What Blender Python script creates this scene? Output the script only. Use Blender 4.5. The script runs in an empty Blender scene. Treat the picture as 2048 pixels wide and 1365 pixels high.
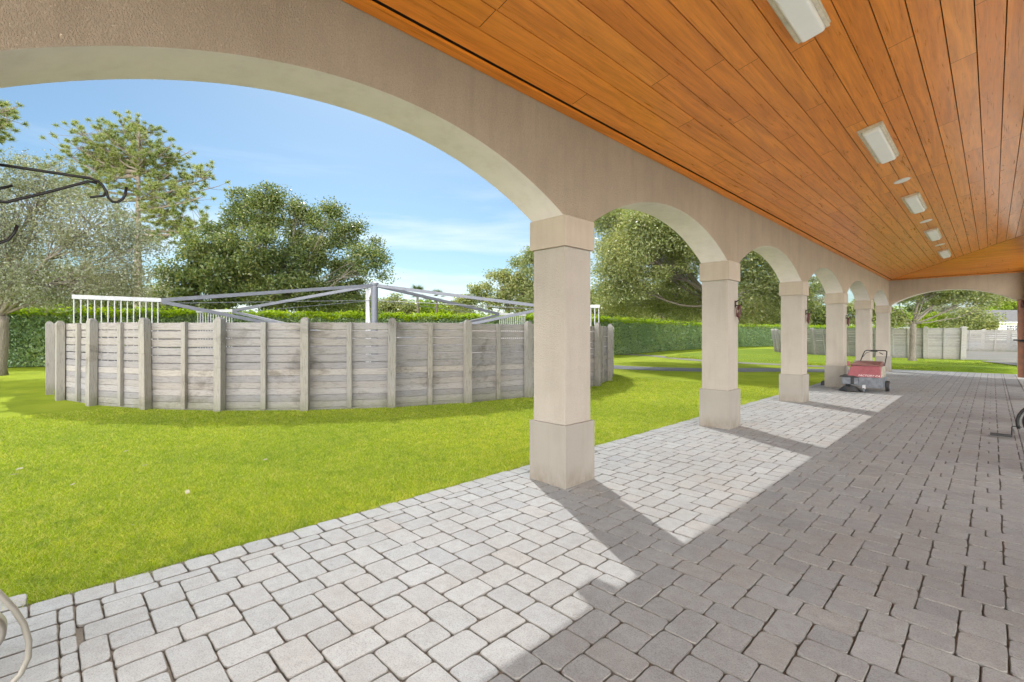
import bpy, bmesh, math, random
import numpy as np
from mathutils import Vector, Matrix
random.seed(7); RNG = np.random.default_rng(11)
R = math.radians
S = bpy.context.scene
COL = S.collection

# ------------------------------------------------------------------ camera
F, H, YAW = 945.0, 1.6, 45.5
sY, cY = math.sin(R(YAW)), math.cos(R(YAW))
CX, CY = 1.932*H, -2.382*H
cam = bpy.data.cameras.new('camera'); co = bpy.data.objects.new('camera', cam); COL.objects.link(co)
cam.sensor_width = 36; cam.lens = F/2048*36; cam.shift_y = -13.5/2048
cam.clip_start = .05; cam.clip_end = 3000
co.location = (CX, CY, H); co.rotation_euler = (R(90), 0, R(YAW)); S.camera = co

# ------------------------------------------------------------------ light
SUN_EL = math.atan(1.05)
SD = Vector((-.874, .485, 1.05)).normalized()          # towards the sun
FILL_CLOUD = (88, 87.5, 86, 1)  # colour of the added bank, far brighter than sky, to fill the shade
W = bpy.data.worlds.new('World'); S.world = W; W.use_nodes = True
wn = W.node_tree; wn.nodes.clear()
def wnode(t, **k):
    n = wn.nodes.new(t)
    for a, b in k.items(): setattr(n, a, b)
    return n
sky = wnode('ShaderNodeTexSky', sky_type='NISHITA', sun_disc=False)
sky.sun_elevation = SUN_EL; sky.sun_rotation = math.atan2(SD.x, SD.y)
sky.air_density = 1.0; sky.dust_density = .6; sky.ozone_density = 1.6
bg = wnode('ShaderNodeBackground'); bg.inputs[1].default_value = .056
out = wnode('ShaderNodeOutputWorld')
tc = wnode('ShaderNodeTexCoord')
mp = wnode('ShaderNodeMapping'); mp.inputs['Rotation'].default_value = (0, 0, R(-48)); mp.inputs['Location'].default_value = (5.1, .3, 5.1); mp.inputs['Scale'].default_value = (1.0, 1.0, 7.0)
nz = wnode('ShaderNodeTexNoise'); nz.inputs['Scale'].default_value = 2.2; nz.inputs['Detail'].default_value = 6; nz.inputs['Roughness'].default_value = .55; nz.inputs['Distortion'].default_value = .35
cr = wnode('ShaderNodeValToRGB'); cr.color_ramp.elements[0].position = .44; cr.color_ramp.elements[1].position = .66
cr.color_ramp.elements[1].color = (.55, .55, .55, 1)
sp = wnode('ShaderNodeSeparateXYZ')
lo = wnode('ShaderNodeMapRange'); lo.inputs[1].default_value = .12; lo.inputs[2].default_value = .36; lo.inputs[3].default_value = 1; lo.inputs[4].default_value = .0
ml = wnode('ShaderNodeMath', operation='MULTIPLY')
mx = wnode('ShaderNodeMix', data_type='RGBA'); mx.inputs[7].default_value = (12, 12.1, 12.2, 1)
tn = wnode('ShaderNodeMix', data_type='RGBA', blend_type='MULTIPLY'); tn.inputs[0].default_value = 1; tn.inputs[7].default_value = (.86, 1.05, 1.08, 1)
L = wn.links.new
L(tc.outputs['Generated'], mp.inputs[0]); L(mp.outputs[0], nz.inputs['Vector']); L(nz.outputs[0], cr.inputs[0])
L(tc.outputs['Generated'], sp.inputs[0]); L(sp.outputs['Z'], lo.inputs[0])
L(cr.outputs[0], ml.inputs[0]); L(lo.outputs[0], ml.inputs[1])
# added fill light: unseen bright cloud bank in the south-east sky
dt = wnode('ShaderNodeVectorMath', operation='DOT_PRODUCT'); dt.inputs[1].default_value = (.57, -.79, .22)
cb = wnode('ShaderNodeMapRange'); cb.interpolation_type = 'SMOOTHSTEP'; cb.inputs[1].default_value = .2; cb.inputs[2].default_value = .65
bk = wnode('ShaderNodeMix', data_type='RGBA'); bk.inputs[7].default_value = FILL_CLOUD
L(tc.outputs['Generated'], dt.inputs[0]); L(dt.outputs['Value'], cb.inputs[0])
hz = wnode('ShaderNodeMapRange'); hz.interpolation_type = 'SMOOTHSTEP'; hz.inputs[1].default_value = .70; hz.inputs[2].default_value = .25
hm = wnode('ShaderNodeMath', operation='MULTIPLY'); L(sp.outputs['Z'], hz.inputs[0]); L(hz.outputs[0], hm.inputs[0]); L(cb.outputs[0], hm.inputs[1])
L(ml.outputs[0], mx.inputs[0]); L(sky.outputs[0], tn.inputs[6]); L(tn.outputs[2], mx.inputs[6]); L(hm.outputs[0], bk.inputs[0]); L(mx.outputs[2], bk.inputs[6]); L(bk.outputs[2], bg.inputs[0]); L(bg.outputs[0], out.inputs[0])
sl = bpy.data.lights.new('sun', 'SUN'); sl.energy = 2.0; sl.angle = R(.5); sl.color = (1, .97, .92)
so = bpy.data.objects.new('sun', sl); COL.objects.link(so)
so.rotation_euler = SD.to_track_quat('Z', 'Y').to_euler()
S.view_settings.view_transform = 'Standard'; S.view_settings.look = 'None'
S.view_settings.exposure = 1.0; S.view_settings.gamma = 1
S.cycles.max_bounces = 12; S.cycles.diffuse_bounces = 7; S.cycles.glossy_bounces = 3; S.cycles.transmission_bounces = 6; S.cycles.transparent_max_bounces = 8

# ------------------------------------------------------------------ helpers
def at(px, Z):
    X = (px-1024)/F*Z
    return CX+X*cY-Z*sY, CY+X*sY+Z*cY
def zat(py, Z): return H+(669-py)/F*Z

class MB:
    def __init__(s): s.v = []; s.f = []; s.m = []
    def face(s, pts, mi=0):
        n = len(s.v); s.v += [tuple(p) for p in pts]; s.f.append(tuple(range(n, n+len(pts)))); s.m.append(mi)
    def box(s, c, d, rz=0, mi=0, tilt=None):
        hx, hy, hz = d[0]/2, d[1]/2, d[2]/2
        M = Matrix.Rotation(rz, 3, 'Z')
        if tilt is not None: M = M @ tilt
        n = len(s.v)
        for x, y, z in ((-1,-1,-1),(1,-1,-1),(1,1,-1),(-1,1,-1),(-1,-1,1),(1,-1,1),(1,1,1),(-1,1,1)):
            s.v.append(tuple(Vector(c)+M @ Vector((x*hx, y*hy, z*hz))))
        for q in ((0,3,2,1),(4,5,6,7),(0,1,5,4),(1,2,6,5),(2,3,7,6),(3,0,4,7)):
            s.f.append(tuple(n+i for i in q)); s.m.append(mi)
    def beam(s, a, b, w, h, mi=0):
        a, b = Vector(a), Vector(b); d = (b-a); l = d.length; d.normalize()
        up = Vector((0,0,1)) if abs(d.z) < .95 else Vector((1,0,0))
        r = d.cross(up).normalized(); u = r.cross(d)
        n = len(s.v)
        for p in (a, b):
            for i, j in ((-1,-1),(1,-1),(1,1),(-1,1)): s.v.append(tuple(p+r*i*w/2+u*j*h/2))
        for q in ((0,1,2,3),(7,6,5,4),(0,4,5,1),(1,5,6,2),(2,6,7,3),(3,7,4,0)):
            s.f.append(tuple(n+i for i in q)); s.m.append(mi)
    def tube(s, pts, rad, k=8, mi=0, cap=True):
        pts = [Vector(p) for p in pts]; N = len(pts)
        if not hasattr(rad, '__len__'): rad = [rad]*N
        n = len(s.v); ref = None
        for i, p in enumerate(pts):
            d = (pts[min(i+1, N-1)]-pts[max(i-1, 0)]).normalized()
            if ref is None: ref = d.orthogonal().normalized()
            ref = (ref-d*ref.dot(d))
            if ref.length < 1e-5: ref = d.orthogonal()
            ref.normalize(); b = d.cross(ref)
            for j in range(k):
                a = 2*math.pi*j/k
                s.v.append(tuple(p+(ref*math.cos(a)+b*math.sin(a))*rad[i]))
        for i in range(N-1):
            for j in range(k):
                s.f.append((n+i*k+j, n+i*k+(j+1)%k, n+(i+1)*k+(j+1)%k, n+(i+1)*k+j)); s.m.append(mi)
        if cap:
            s.f.append(tuple(n+j for j in reversed(range(k)))); s.m.append(mi)
            s.f.append(tuple(n+(N-1)*k+j for j in range(k))); s.m.append(mi)
    def lathe(s, c, prof, k=20, mi=0, M=None):
        n = len(s.v); P = len(prof); M = M or Matrix.Identity(3)
        for r, z in prof:
            for j in range(k):
                a = 2*math.pi*j/k
                s.v.append(tuple(Vector(c)+M @ Vector((r*math.cos(a), r*math.sin(a), z))))
        for i in range(P-1):
            for j in range(k):
                s.f.append((n+i*k+j, n+i*k+(j+1)%k, n+(i+1)*k+(j+1)%k, n+(i+1)*k+j)); s.m.append(mi)
        s.f.append(tuple(n+j for j in reversed(range(k)))); s.m.append(mi)
        s.f.append(tuple(n+(P-1)*k+j for j in range(k))); s.m.append(mi)
    def build(s, name, mats, parent=None, smooth=False, bevel=0, seg=2, loc=None):
        me = bpy.data.meshes.new(name)
        vs = s.v
        if loc is not None: vs = [(x-loc[0], y-loc[1], z-loc[2]) for x, y, z in s.v]
        me.from_pydata(vs, [], s.f)
        if not isinstance(mats, (list, tuple)): mats = [mats]
        for m in mats: me.materials.append(m)
        if len(mats) > 1: me.polygons.foreach_set('material_index', s.m)
        if smooth: me.polygons.foreach_set('use_smooth', [True]*len(s.f))
        me.validate(); me.update()
        o = bpy.data.objects.new(name, me); COL.objects.link(o)
        if loc is not None: o.location = loc
        if parent is not None:
            o.parent = parent
            if parent.type == 'EMPTY' or True:
                pm = Matrix.Translation(parent_loc(parent)) if False else None
                o.matrix_parent_inverse = world_of(parent).inverted()
        if bevel:
            b = o.modifiers.new('bevel', 'BEVEL'); b.width = bevel; b.segments = seg; b.limit_method = 'ANGLE'; b.angle_limit = R(40)
        return o
def world_of(o):
    M = Matrix.LocRotScale(o.location, o.rotation_euler, o.scale)
    if o.parent is not None: M = world_of(o.parent) @ o.matrix_parent_inverse @ M
    return M
def tag(o, label, cat, group=None, kind=None):
    if label: o['label'] = label
    if cat: o['category'] = cat
    if group: o['group'] = group
    if kind: o['kind'] = kind
    return o
def empty(name, loc, label=None, cat=None, group=None):
    o = bpy.data.objects.new(name, None); COL.objects.link(o); o.location = loc; o.empty_display_size = .2
    return tag(o, label, cat, group)
def copy_tree(o, parent=None):
    c = o.copy(); COL.objects.link(c)
    if parent is not None: c.parent = parent; c.matrix_parent_inverse = o.matrix_parent_inverse.copy()
    for ch in [x for x in COL.objects if x.parent == o]: copy_tree(ch, c)
    return c
def raw_mesh(name, V, k, mat, parent=None):
    """V (n*k,3): n separate k-gons"""
    V = np.ascontiguousarray(V, dtype=np.float32); n = len(V)//k
    me = bpy.data.meshes.new(name)
    me.vertices.add(n*k); me.vertices.foreach_set('co', V.ravel())
    me.loops.add(n*k); me.loops.foreach_set('vertex_index', np.arange(n*k, dtype=np.int32))
    me.polygons.add(n); me.polygons.foreach_set('loop_start', np.arange(0, n*k, k, dtype=np.int32))
    me.update(); me.materials.append(mat)
    o = bpy.data.objects.new(name, me); COL.objects.link(o)
    if parent is not None: o.parent = parent; o.matrix_parent_inverse = world_of(parent).inverted()
    return o

# ------------------------------------------------------------------ materials
class NT:
    def __init__(s, name):
        s.m = bpy.data.materials.new(name); s.m.use_nodes = True; s.t = s.m.node_tree; s.t.nodes.clear()
        s.out = s.n('ShaderNodeOutputMaterial')
    def n(s, t, **k):
        x = s.t.nodes.new(t)
        for a, b in k.items(): setattr(x, a, b)
        return x
    def l(s, a, b): s.t.links.new(a, b)
    def coord(s, scale=(1,1,1), kind='Object', rot=(0,0,0)):
        c = s.n('ShaderNodeTexCoord'); m = s.n('ShaderNodeMapping'); m.inputs['Scale'].default_value = scale; m.inputs['Rotation'].default_value = rot
        s.l(c.outputs[kind], m.inputs[0]); return m.outputs[0]
    def noise(s, vec, scale=5, detail=4, rough=.55, dist=0):
        x = s.n('ShaderNodeTexNoise'); x.inputs['Scale'].default_value = scale; x.inputs['Detail'].default_value = detail
        x.inputs['Roughness'].default_value = rough; x.inputs['Distortion'].default_value = dist
        s.l(vec, x.inputs['Vector']); return x.outputs[0]
    def ramp(s, fac, stops):
        x = s.n('ShaderNodeValToRGB'); e = x.color_ramp.elements
        while len(e) < len(stops): e.new(.5)
        for i, (p, c) in enumerate(stops):
            e[i].position = p; e[i].color = (*c, 1) if len(c) == 3 else c
        s.l(fac, x.inputs[0]); return x.outputs[0]
    def mix(s, fac, a, b, mode='MIX'):
        x = s.n('ShaderNodeMix', data_type='RGBA', blend_type=mode)
        for v, i in ((fac, 0), (a, 6), (b, 7)):
            if hasattr(v, 'links') or hasattr(v, 'is_linked'): s.l(v, x.inputs[i])
            else: x.inputs[i].default_value = v if i == 0 else ((*v, 1) if len(v) == 3 else v)
        return x.outputs[2]
    def math(s, op, a, b=None):
        x = s.n('ShaderNodeMath', operation=op)
        for v, i in ((a, 0), (b, 1)):
            if v is None: continue
            if hasattr(v, 'is_linked'): s.l(v, x.inputs[i])
            else: x.inputs[i].default_value = v
        return x.outputs[0]
    def island(s): return s.n('ShaderNodeNewGeometry').outputs['Random Per Island']
    def bump(s, h, strength=.3, dist=.01, prev=None):
        b = s.n('ShaderNodeBump'); b.inputs['Strength'].default_value = strength; b.inputs['Distance'].default_value = dist
        s.l(h, b.inputs['Height'])
        if prev is not None: s.l(prev, b.inputs['Normal'])
        return b.outputs[0]
    def pbr(s, col, rough=.6, bump=None, metal=0, spec=.5, coat=0):
        p = s.n('ShaderNodeBsdfPrincipled')
        for v, i in ((col, 'Base Color'), (rough, 'Roughness')):
            if hasattr(v, 'is_linked'): s.l(v, p.inputs[i])
            else: p.inputs[i].default_value = (*v, 1) if i == 'Base Color' else v
        p.inputs['Metallic'].default_value = metal; p.inputs['Specular IOR Level'].default_value = spec
        p.inputs['Coat Weight'].default_value = coat
        if bump is not None: s.l(bump, p.inputs['Normal'])
        s.l(p.outputs[0], s.out.inputs[0]); return s.m

def plain(name, col, rough=.5, metal=0, wear=.25, scale=8):
    t = NT(name); v = t.coord(); n = t.noise(v, scale, 6, .6)
    c = t.ramp(n, [(.3, tuple(x*(1-wear) for x in col)), (.7, tuple(min(1, x*(1+wear*.6)) for x in col))])
    return t.pbr(c, rough, t.bump(t.noise(v, scale*12, 3), .12, .004), metal)
def stucco(name, col, strength):
    t = NT(name); v = t.coord()
    big = t.noise(v, 1.3, 4, .6); c = t.ramp(big, [(.25, tuple(x*.9 for x in col)), (.75, tuple(x*1.07 for x in col))])
    vv = t.coord((1, 1, .7)); a = t.noise(vv, 105, 4, .65, .1); a2 = t.ramp(a, [(.36, (0,0,0)), (.68, (1,1,1))])
    b = t.noise(v, 150, 3, .6)
    c = t.mix(min(.6, strength), c, t.ramp(a2, [(0, (.86, .85, .84)), (1, (1.05, 1.05, 1.05))]), 'MULTIPLY')
    sz = t.n('ShaderNodeSeparateXYZ'); t.l(v, sz.inputs[0])
    dm = t.n('ShaderNodeMapRange'); dm.inputs[1].default_value = .0; dm.inputs[2].default_value = .22; dm.inputs[3].default_value = 1; dm.inputs[4].default_value = 0
    t.l(sz.outputs[2], dm.inputs[0]); splash = t.math('MULTIPLY', dm.outputs[0], t.ramp(t.noise(t.coord((1, 1, .5)), 7, 6, .7), [(.38, (0, 0, 0)), (.62, (1, 1, 1))]))
    c = t.mix(t.math('MULTIPLY', splash, .8), c, t.mix(1, c, (.62, .54, .45), 'MULTIPLY'))
    dr = t.noise(t.coord((3.2, 3.2, .35)), 2.2, 5, .65); c = t.mix(.5, c, t.ramp(dr, [(.30, (.86, .84, .81)), (.5, (1, 1, 1)), (.75, (1.05, 1.05, 1.05))]), 'MULTIPLY')
    bm = t.bump(a2, min(1, strength*1.5), .035, t.bump(b, strength*.6, .004))
    return t.pbr(c, .85, bm, spec=.25)
M = {}
M['stucco'] = stucco('stucco_wall', (.68, .55, .405), .6)
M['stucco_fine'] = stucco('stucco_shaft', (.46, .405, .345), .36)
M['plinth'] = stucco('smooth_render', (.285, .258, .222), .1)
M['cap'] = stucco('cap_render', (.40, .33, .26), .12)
M['stable'] = stucco('pale_bounce_wall', (.80, .77, .70), .2)  # unseen wall, made near-white to bounce light inside
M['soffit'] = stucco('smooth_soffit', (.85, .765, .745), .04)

def wood_ceiling(name, along):
    t = NT(name)
    sc = {'y': (26, 1.3, 26), 'x': (1.3, 26, 26)}[along]
    v0 = t.coord(sc); isl = t.island()
    add = t.n('ShaderNodeVectorMath', operation='ADD'); t.l(v0, add.inputs[0])
    cx = t.n('ShaderNodeCombineXYZ'); t.l(t.math('MULTIPLY', isl, 57.), cx.inputs[0]); t.l(t.math('MULTIPLY', isl, 91.), cx.inputs[1]); t.l(cx.outputs[0], add.inputs[1])
    g = t.noise(add.outputs[0], 1.0, 7, .65, 1.6)
    g2 = t.noise(add.outputs[0], .22, 4, .6, 2.5)
    base = t.ramp(isl, [(0, (.74, .235, .022)), (.35, (.82, .285, .032)), (.7, (.78, .26, .026)), (1, (.86, .325, .045))])
    c = t.mix(.38, base, t.ramp(g, [(.3, (.42, .36, .30)), (.62, (1.06, 1.04, 1.0))]), 'MULTIPLY')
    c = t.mix(.5, c, t.ramp(g2, [(.35, (.62, .52, .42)), (.6, (1.06, 1.06, 1.06))]), 'MULTIPLY')
    kn = t.n('ShaderNodeTexVoronoi'); kn.inputs['Scale'].default_value = 1.1; t.l(t.coord({'y': (2.2, .8, 2.2), 'x': (.8, 2.2, 2.2)}[along]), kn.inputs['Vector'])
    c = t.mix(1, c, t.ramp(kn.outputs['Distance'], [(.0, (.25, .18, .15)), (.045, (1, 1, 1))]), 'MULTIPLY')
    return t.pbr(c, t.ramp(g, [(.2, (.24,)*3), (.8, (.36,)*3)]), t.bump(g, .10, .002), spec=.42)
M['ceil_y'] = wood_ceiling('ceiling_boards', 'y'); M['ceil_x'] = wood_ceiling('hip_boards', 'x')

def paver_mat():
    t = NT('concrete_pavers'); v = t.coord(); isl = t.island()
    c = t.ramp(isl, [(0, (.325, .336, .338)), (.25, (.35, .356, .354)), (.45, (.308, .320, .328)), (.65, (.35, .347, .338)), (.82, (.318, .326, .328)), (1, (.372, .382, .384))])
    sp = t.noise(v, 120, 4, .8); c = t.mix(.7, c, t.ramp(sp, [(.34, (.50, .48, .46)), (.48, (1, 1, 1)), (.68, (1.25, 1.25, 1.25))]), 'MULTIPLY')
    st = t.noise(v, 1.1, 5, .6, .4); c = t.mix(.55, c, t.ramp(st, [(.3, (.84, .78, .72)), (.55, (1, 1, 1)), (.8, (1.08, 1.06, 1.04))]), 'MULTIPLY')
    s3 = t.noise(v, 14, 5, .65); c = t.mix(.4, c, t.ramp(s3, [(.3, (.68, .65, .62)), (.6, (1.06, 1.06, 1.06))]), 'MULTIPLY')
    # redder tone growing towards the stable side
    sx = t.n('ShaderNodeSeparateXYZ'); t.l(v, sx.inputs[0])
    mr = t.n('ShaderNodeMapRange'); t.l(sx.outputs[0], mr.inputs[0]); mr.inputs[1].default_value = 1.5; mr.inputs[2].default_value = 3.6
    c = t.mix(t.math('MULTIPLY', mr.outputs[0], .3), c, t.mix(1, c, (1.02, .86, .76), 'MULTIPLY'))
    h = t.noise(v, 190, 4, .7); h2 = t.noise(v, 25, 4, .6)
    return t.pbr(c, .68, t.bump(h, .35, .003, t.bump(h2, .35, .006)), spec=.35)
M['paver'] = paver_mat()
M['paver_edge'] = plain('darkened_paver_edge', (.25, .235, .215), .9, 0, .3, 30)  # paver edges coloured darker to subdue rims that catch the light
def ground_mat(name, stops, scale, bump=.5, fine=60):
    t = NT(name); v = t.coord(); n = t.noise(v, scale, 8, .62, .3); f = t.noise(v, fine, 6, .7)
    c = t.mix(.6, t.ramp(n, stops), t.ramp(f, [(.3, (.55, .58, .5)), (.52, (1, 1, 1)), (.75, (1.35, 1.3, 1.2))]), 'MULTIPLY')
    return t.pbr(c, .9, t.bump(f, bump, .03), spec=.2)
M['lawn'] = ground_mat('lawn', [(.3, (.24, .315, .010)), (.5, (.32, .395, .013)), (.72, (.40, .44, .03))], .8, .9, 55)
M['tall'] = ground_mat('bank_grass', [(.3, (.17, .26, .010)), (.7, (.26, .34, .015))], .6, .9, 30)
M['joint'] = ground_mat('joint_sand', [(.3, (.13, .108, .088)), (.7, (.22, .19, .155))], 4, .4, 90)
M['road'] = ground_mat('asphalt', [(.3, (.17, .17, .185)), (.7, (.24, .24, .255))], 1.5, .3, 80)
M['sand'] = ground_mat('sand', [(.3, (.24, .225, .19)), (.7, (.31, .29, .25))], .9, .5, 30)
M['dirt'] = ground_mat('dry_path', [(.3, (.24, .22, .18)), (.7, (.34, .31, .26))], .9, .5, 30)
M['conc'] = plain('concrete', (.42, .40, .37), .8); M['apron'] = plain('pale_bounce_ground', (.78, .75, .68), .9, 0, .08, 2)  # apron: unseen ground, made pale to throw light up to the ceiling

def leaf_mat(name, cols, rough=.45, trans=.45, spec=.4, tint=(1.25, 1.2, .5)):
    t = NT(name); isl = t.island(); n = len(cols)
    c = t.ramp(isl, [(i/(n-1), k) for i, k in enumerate(cols)])
    big = t.noise(t.coord(), .35, 3, .5); c = t.mix(.6, c, t.ramp(big, [(.35, (.72, .8, .75)), (.65, (1.18, 1.1, .95))]), 'MULTIPLY')
    if name == 'grass_blades':
        f1 = t.noise(t.coord(), 5, 5, .7); c = t.mix(.8, c, t.ramp(f1, [(.30, (.55, .68, .7)), (.5, (1, 1, 1)), (.72, (1.25, 1.08, 1.3))]), 'MULTIPLY')
        f2 = t.noise(t.coord(), 38, 3, .6); c = t.mix(.7, c, t.ramp(f2, [(.34, (.55, .6, .5)), (.5, (1, 1, 1)), (.70, (1.25, 1.2, 1.3))]), 'MULTIPLY')
    p = t.n('ShaderNodeBsdfPrincipled'); p.inputs['Roughness'].default_value = rough; p.inputs['Specular IOR Level'].default_value = spec; t.l(c, p.inputs['Base Color'])
    tr = t.n('ShaderNodeBsdfTranslucent'); t.l(t.mix(1, c, tint, 'MULTIPLY'), tr.inputs[0])
    ms = t.n('ShaderNodeMixShader'); ms.inputs[0].default_value = trans
    t.l(p.outputs[0], ms.inputs[1]); t.l(tr.outputs[0], ms.inputs[2]); t.l(ms.outputs[0], t.out.inputs[0]); return t.m
M['oak_leaf'] = leaf_mat('oak_leaves', [(.16, .175, .11), (.27, .29, .24), (.19, .20, .11), (.34, .36, .33), (.15, .18, .085)], .45, .38, .5)
M['dark_leaf'] = leaf_mat('dark_leaves', [(.08, .12, .04), (.125, .175, .05), (.19, .225, .055), (.10, .15, .07), (.27, .265, .085)], .36, .42, .6)
M['olive_leaf'] = leaf_mat('olive_leaves', [(.19, .235, .075), (.27, .31, .10), (.17, .225, .10), (.42, .42, .24), (.27, .28, .08)], .38, .45, .6)
M['hedge_leaf'] = leaf_mat('hedge_leaves', [(.20, .30, .13), (.27, .36, .18), (.19, .30, .16), (.30, .38, .13)], .36, .45, .8)
M['hedge_top'] = leaf_mat('hedge_new_growth', [(.26, .40, .01), (.34, .46, .012), (.20, .33, .012), (.42, .50, .03)], .45, .55, .4)
M['bright_leaf'] = leaf_mat('bright_leaves', [(.22, .32, .03), (.30, .38, .035), (.17, .27, .03)], .45, .45, .4)
M['needle'] = leaf_mat('pine_needles', [(.20, .26, .09), (.28, .33, .12), (.36, .37, .18)], .5, .35, .4)
M['palm'] = leaf_mat('palm_fronds', [(.06, .10, .035), (.10, .14, .05)], .5, .3, .4)
M['blade'] = leaf_mat('grass_blades', [(.22, .33, .016), (.36, .48, .024), (.48, .56, .04), (.64, .62, .22), (.27, .40, .020)], .5, .5, .25, (1.1, 1.1, .6))
M['dry'] = leaf_mat('dry_leaf', [(.45, .40, .28), (.52, .47, .36)], .7, .2, .2, (1, 1, .9))
def bark(name, col):
    t = NT(name); v = t.coord((5, 5, 1.1)); n = t.noise(v, 4, 7, .7, .5)
    c = t.ramp(n, [(.3, tuple(x*.5 for x in col)), (.65, tuple(x*1.15 for x in col))])
    return t.pbr(c, .9, t.bump(n, .9, .04), spec=.2)
M['hedge_core'] = plain('hedge_interior', (.09, .14, .06), .9, 0, .4, 3)
M['bark'] = bark('oak_bark', (.25, .215, .175)); M['pine_bark'] = bark('pine_bark', (.30, .245, .20)); M['dark_bark'] = bark('dark_bark', (.20, .17, .14))
def weathered(name, cols, stain=.6, grain=(1.6, 1.6, 26)):
    t = NT(name); isl = t.island(); g = t.noise(t.coord(grain), 3.2, 7, .68, .8)
    c = t.ramp(isl, [(i/(len(cols)-1), k) for i, k in enumerate(cols)])
    c = t.mix(.8, c, t.ramp(g, [(.30, (.35, .33, .31)), (.48, (1, 1, 1)), (.75, (1.2, 1.2, 1.2))]), 'MULTIPLY')
    st = t.noise(t.coord((.9, .9, 1.3)), 1.1, 5, .7, .4)
    c = t.mix(stain, c, t.ramp(st, [(.555, (1, 1, 1)), (.68, (.38, .34, .29))]), 'MULTIPLY')
    st2 = t.noise(t.coord((.5, .5, .5)), 1.0, 3, .6)
    c = t.mix(.5, c, t.ramp(st2, [(.35, (.9, .92, .98)), (.65, (1.05, .98, .88))]), 'MULTIPLY')
    # green algae low down
    sx = t.n('ShaderNodeSeparateXYZ'); t.l(t.coord(), sx.inputs[0])
    low = t.n('ShaderNodeMapRange'); low.inputs[1].default_value = .0; low.inputs[2].default_value = .32; low.inputs[3].default_value = 1; low.inputs[4].default_value = 0
    t.l(sx.outputs[2], low.inputs[0])
    al = t.math('MULTIPLY', low.outputs[0], t.noise(t.coord(), 4, 5, .7))
    c = t.mix(al, c, (.12, .13, .055))
    return t.pbr(c, .85, t.bump(g, .4, .008), spec=.25)
M['board'] = weathered('weathered_boards', [(.26, .245, .25), (.315, .295, .288), (.235, .223, .232), (.35, .32, .30), (.27, .25, .243)], .65)
M['post'] = weathered('weathered_posts', [(.26, .24, .22), (.30, .28, .255), (.235, .22, .20)], .5, (22, 22, 1.4))
M['pen'] = weathered('pale_pen_boards', [(.33, .32, .295), (.37, .355, .325), (.31, .30, .28)], .25)
M['galv'] = plain('galvanised_steel', (.15, .157, .18), .55, .3, .15, 5)
M['white_steel'] = plain('white_painted_steel', (.50, .50, .50), .5, 0, .1)
M['black_iron'] = plain('black_iron', (.02, .018, .018), .45, .3, .3)
M['red_paint'] = plain('faded_red_plastic', (.29, .085, .095), .45, 0, .25, 5)
M['lid'] = plain('dusty_red_lid', (.20, .09, .075), .65, 0, .3, 6)
M['grey_steel'] = plain('dusty_grey_steel', (.17, .18, .20), .5, .4, .4, 7)
M['dust_side'] = plain('dusty_side', (.33, .29, .22), .7, 0, .35, 6)
M['rubber'] = plain('rubber', (.03, .03, .03), .7)
M['white'] = plain('white_paint', (.80, .79, .76), .5, 0, .06)
M['rust_white'] = plain('yellowed_enamel', (.74, .68, .54), .5, 0, .22, 10)
M['diffuser'] = plain('lamp_diffuser', (.92, .92, .90), .35, 0, .03, 3)
M['leather'] = plain('brown_leather', (.10, .035, .03), .5)
M['cream'] = plain('cream_hose', (.27, .25, .21), .4, 0, .12)
M['brown_wood'] = plain('stained_jamb', (.22, .075, .025), .45, 0, .35, 4)
M['roof'] = plain('shingles', (.19, .18, .172), .9, 0, .2, 3)
M['glass'] = plain('dark_glass', (.03, .035, .045), .08)
M['green_grey'] = plain('grey_green_enamel', (.22, .24, .22), .5)
M['letter'] = plain('white_lettering', (.72, .66, .62), .6, 0, .3, 30)
M['shadow_gap'] = plain('dark_groove', (.02, .01, .006), .9)

# ------------------------------------------------------------------ setting: ground, road, paving
def sheet(name, pts, z, mat, kind='structure'):
    b = MB(); b.face([(x, y, z) for x, y in pts]); o = b.build(name, mat); o['kind'] = kind; return o
sheet('lawn', [(-900, -900), (900, -900), (900, 900), (-900, 900)], -.035, M['lawn'])

def ribbon(name, pts, w, z, mat):
    b = MB(); P = [Vector((x, y, 0)) for x, y in pts]; Lf = []; Rt = []
    Q = []
    for i in range(len(P)-1):                                   # Catmull-Rom
        p0, p1, p2, p3 = P[max(i-1, 0)], P[i], P[i+1], P[min(i+2, len(P)-1)]
        for k in range(8):
            t = k/8; Q.append(.5*((2*p1)+(p2-p0)*t+(2*p0-5*p1+4*p2-p3)*t*t+(3*p1-p0-3*p2+p3)*t**3))
    Q.append(P[-1])
    for i, p in enumerate(Q):
        d = (Q[min(i+1, len(Q)-1)]-Q[max(i-1, 0)]).normalized(); n = Vector((-d.y, d.x, 0))
        Lf.append(p+n*w/2); Rt.append(p-n*w/2)
    for i in range(len(Q)-1): b.face([(*Rt[i][:2], z), (*Rt[i+1][:2], z), (*Lf[i+1][:2], z), (*Lf[i][:2], z)])
    o = b.build(name, mat); o['kind'] = 'structure'; return o
sheet('bounce_apron', [(-.93, -40), (30, -40), (30, 24), (4.0, 24), (4.0, -8), (-.93, -8)], -.016, M['apron'])  # unseen pale yard, added to bounce light into the arcade
ribbon('road', [(-32, 14), (-24, 17.5), (-16, 17.6), (-10.4, 16.2), (-6.3, 17.4), (-4.2, 19.6), (-2.2, 21.0), (-.2, 22.5), (1.2, 22.9)], 2.2, -.020, M['road'])
ribbon('dirt_path', [(-24, 29), (-18, 29.5), (-14.6, 28.6), (-11.4, 26.2), (-8.4, 24.6), (-5, 24.2), (-1, 24.0)], 1.3, -.024, M['dirt'])

sheet('soil_edge', [(-1.0, -8), (-.90, -8), (-.90, 23.7), (-.97, 23.7)], -.030, M['joint'])
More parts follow.
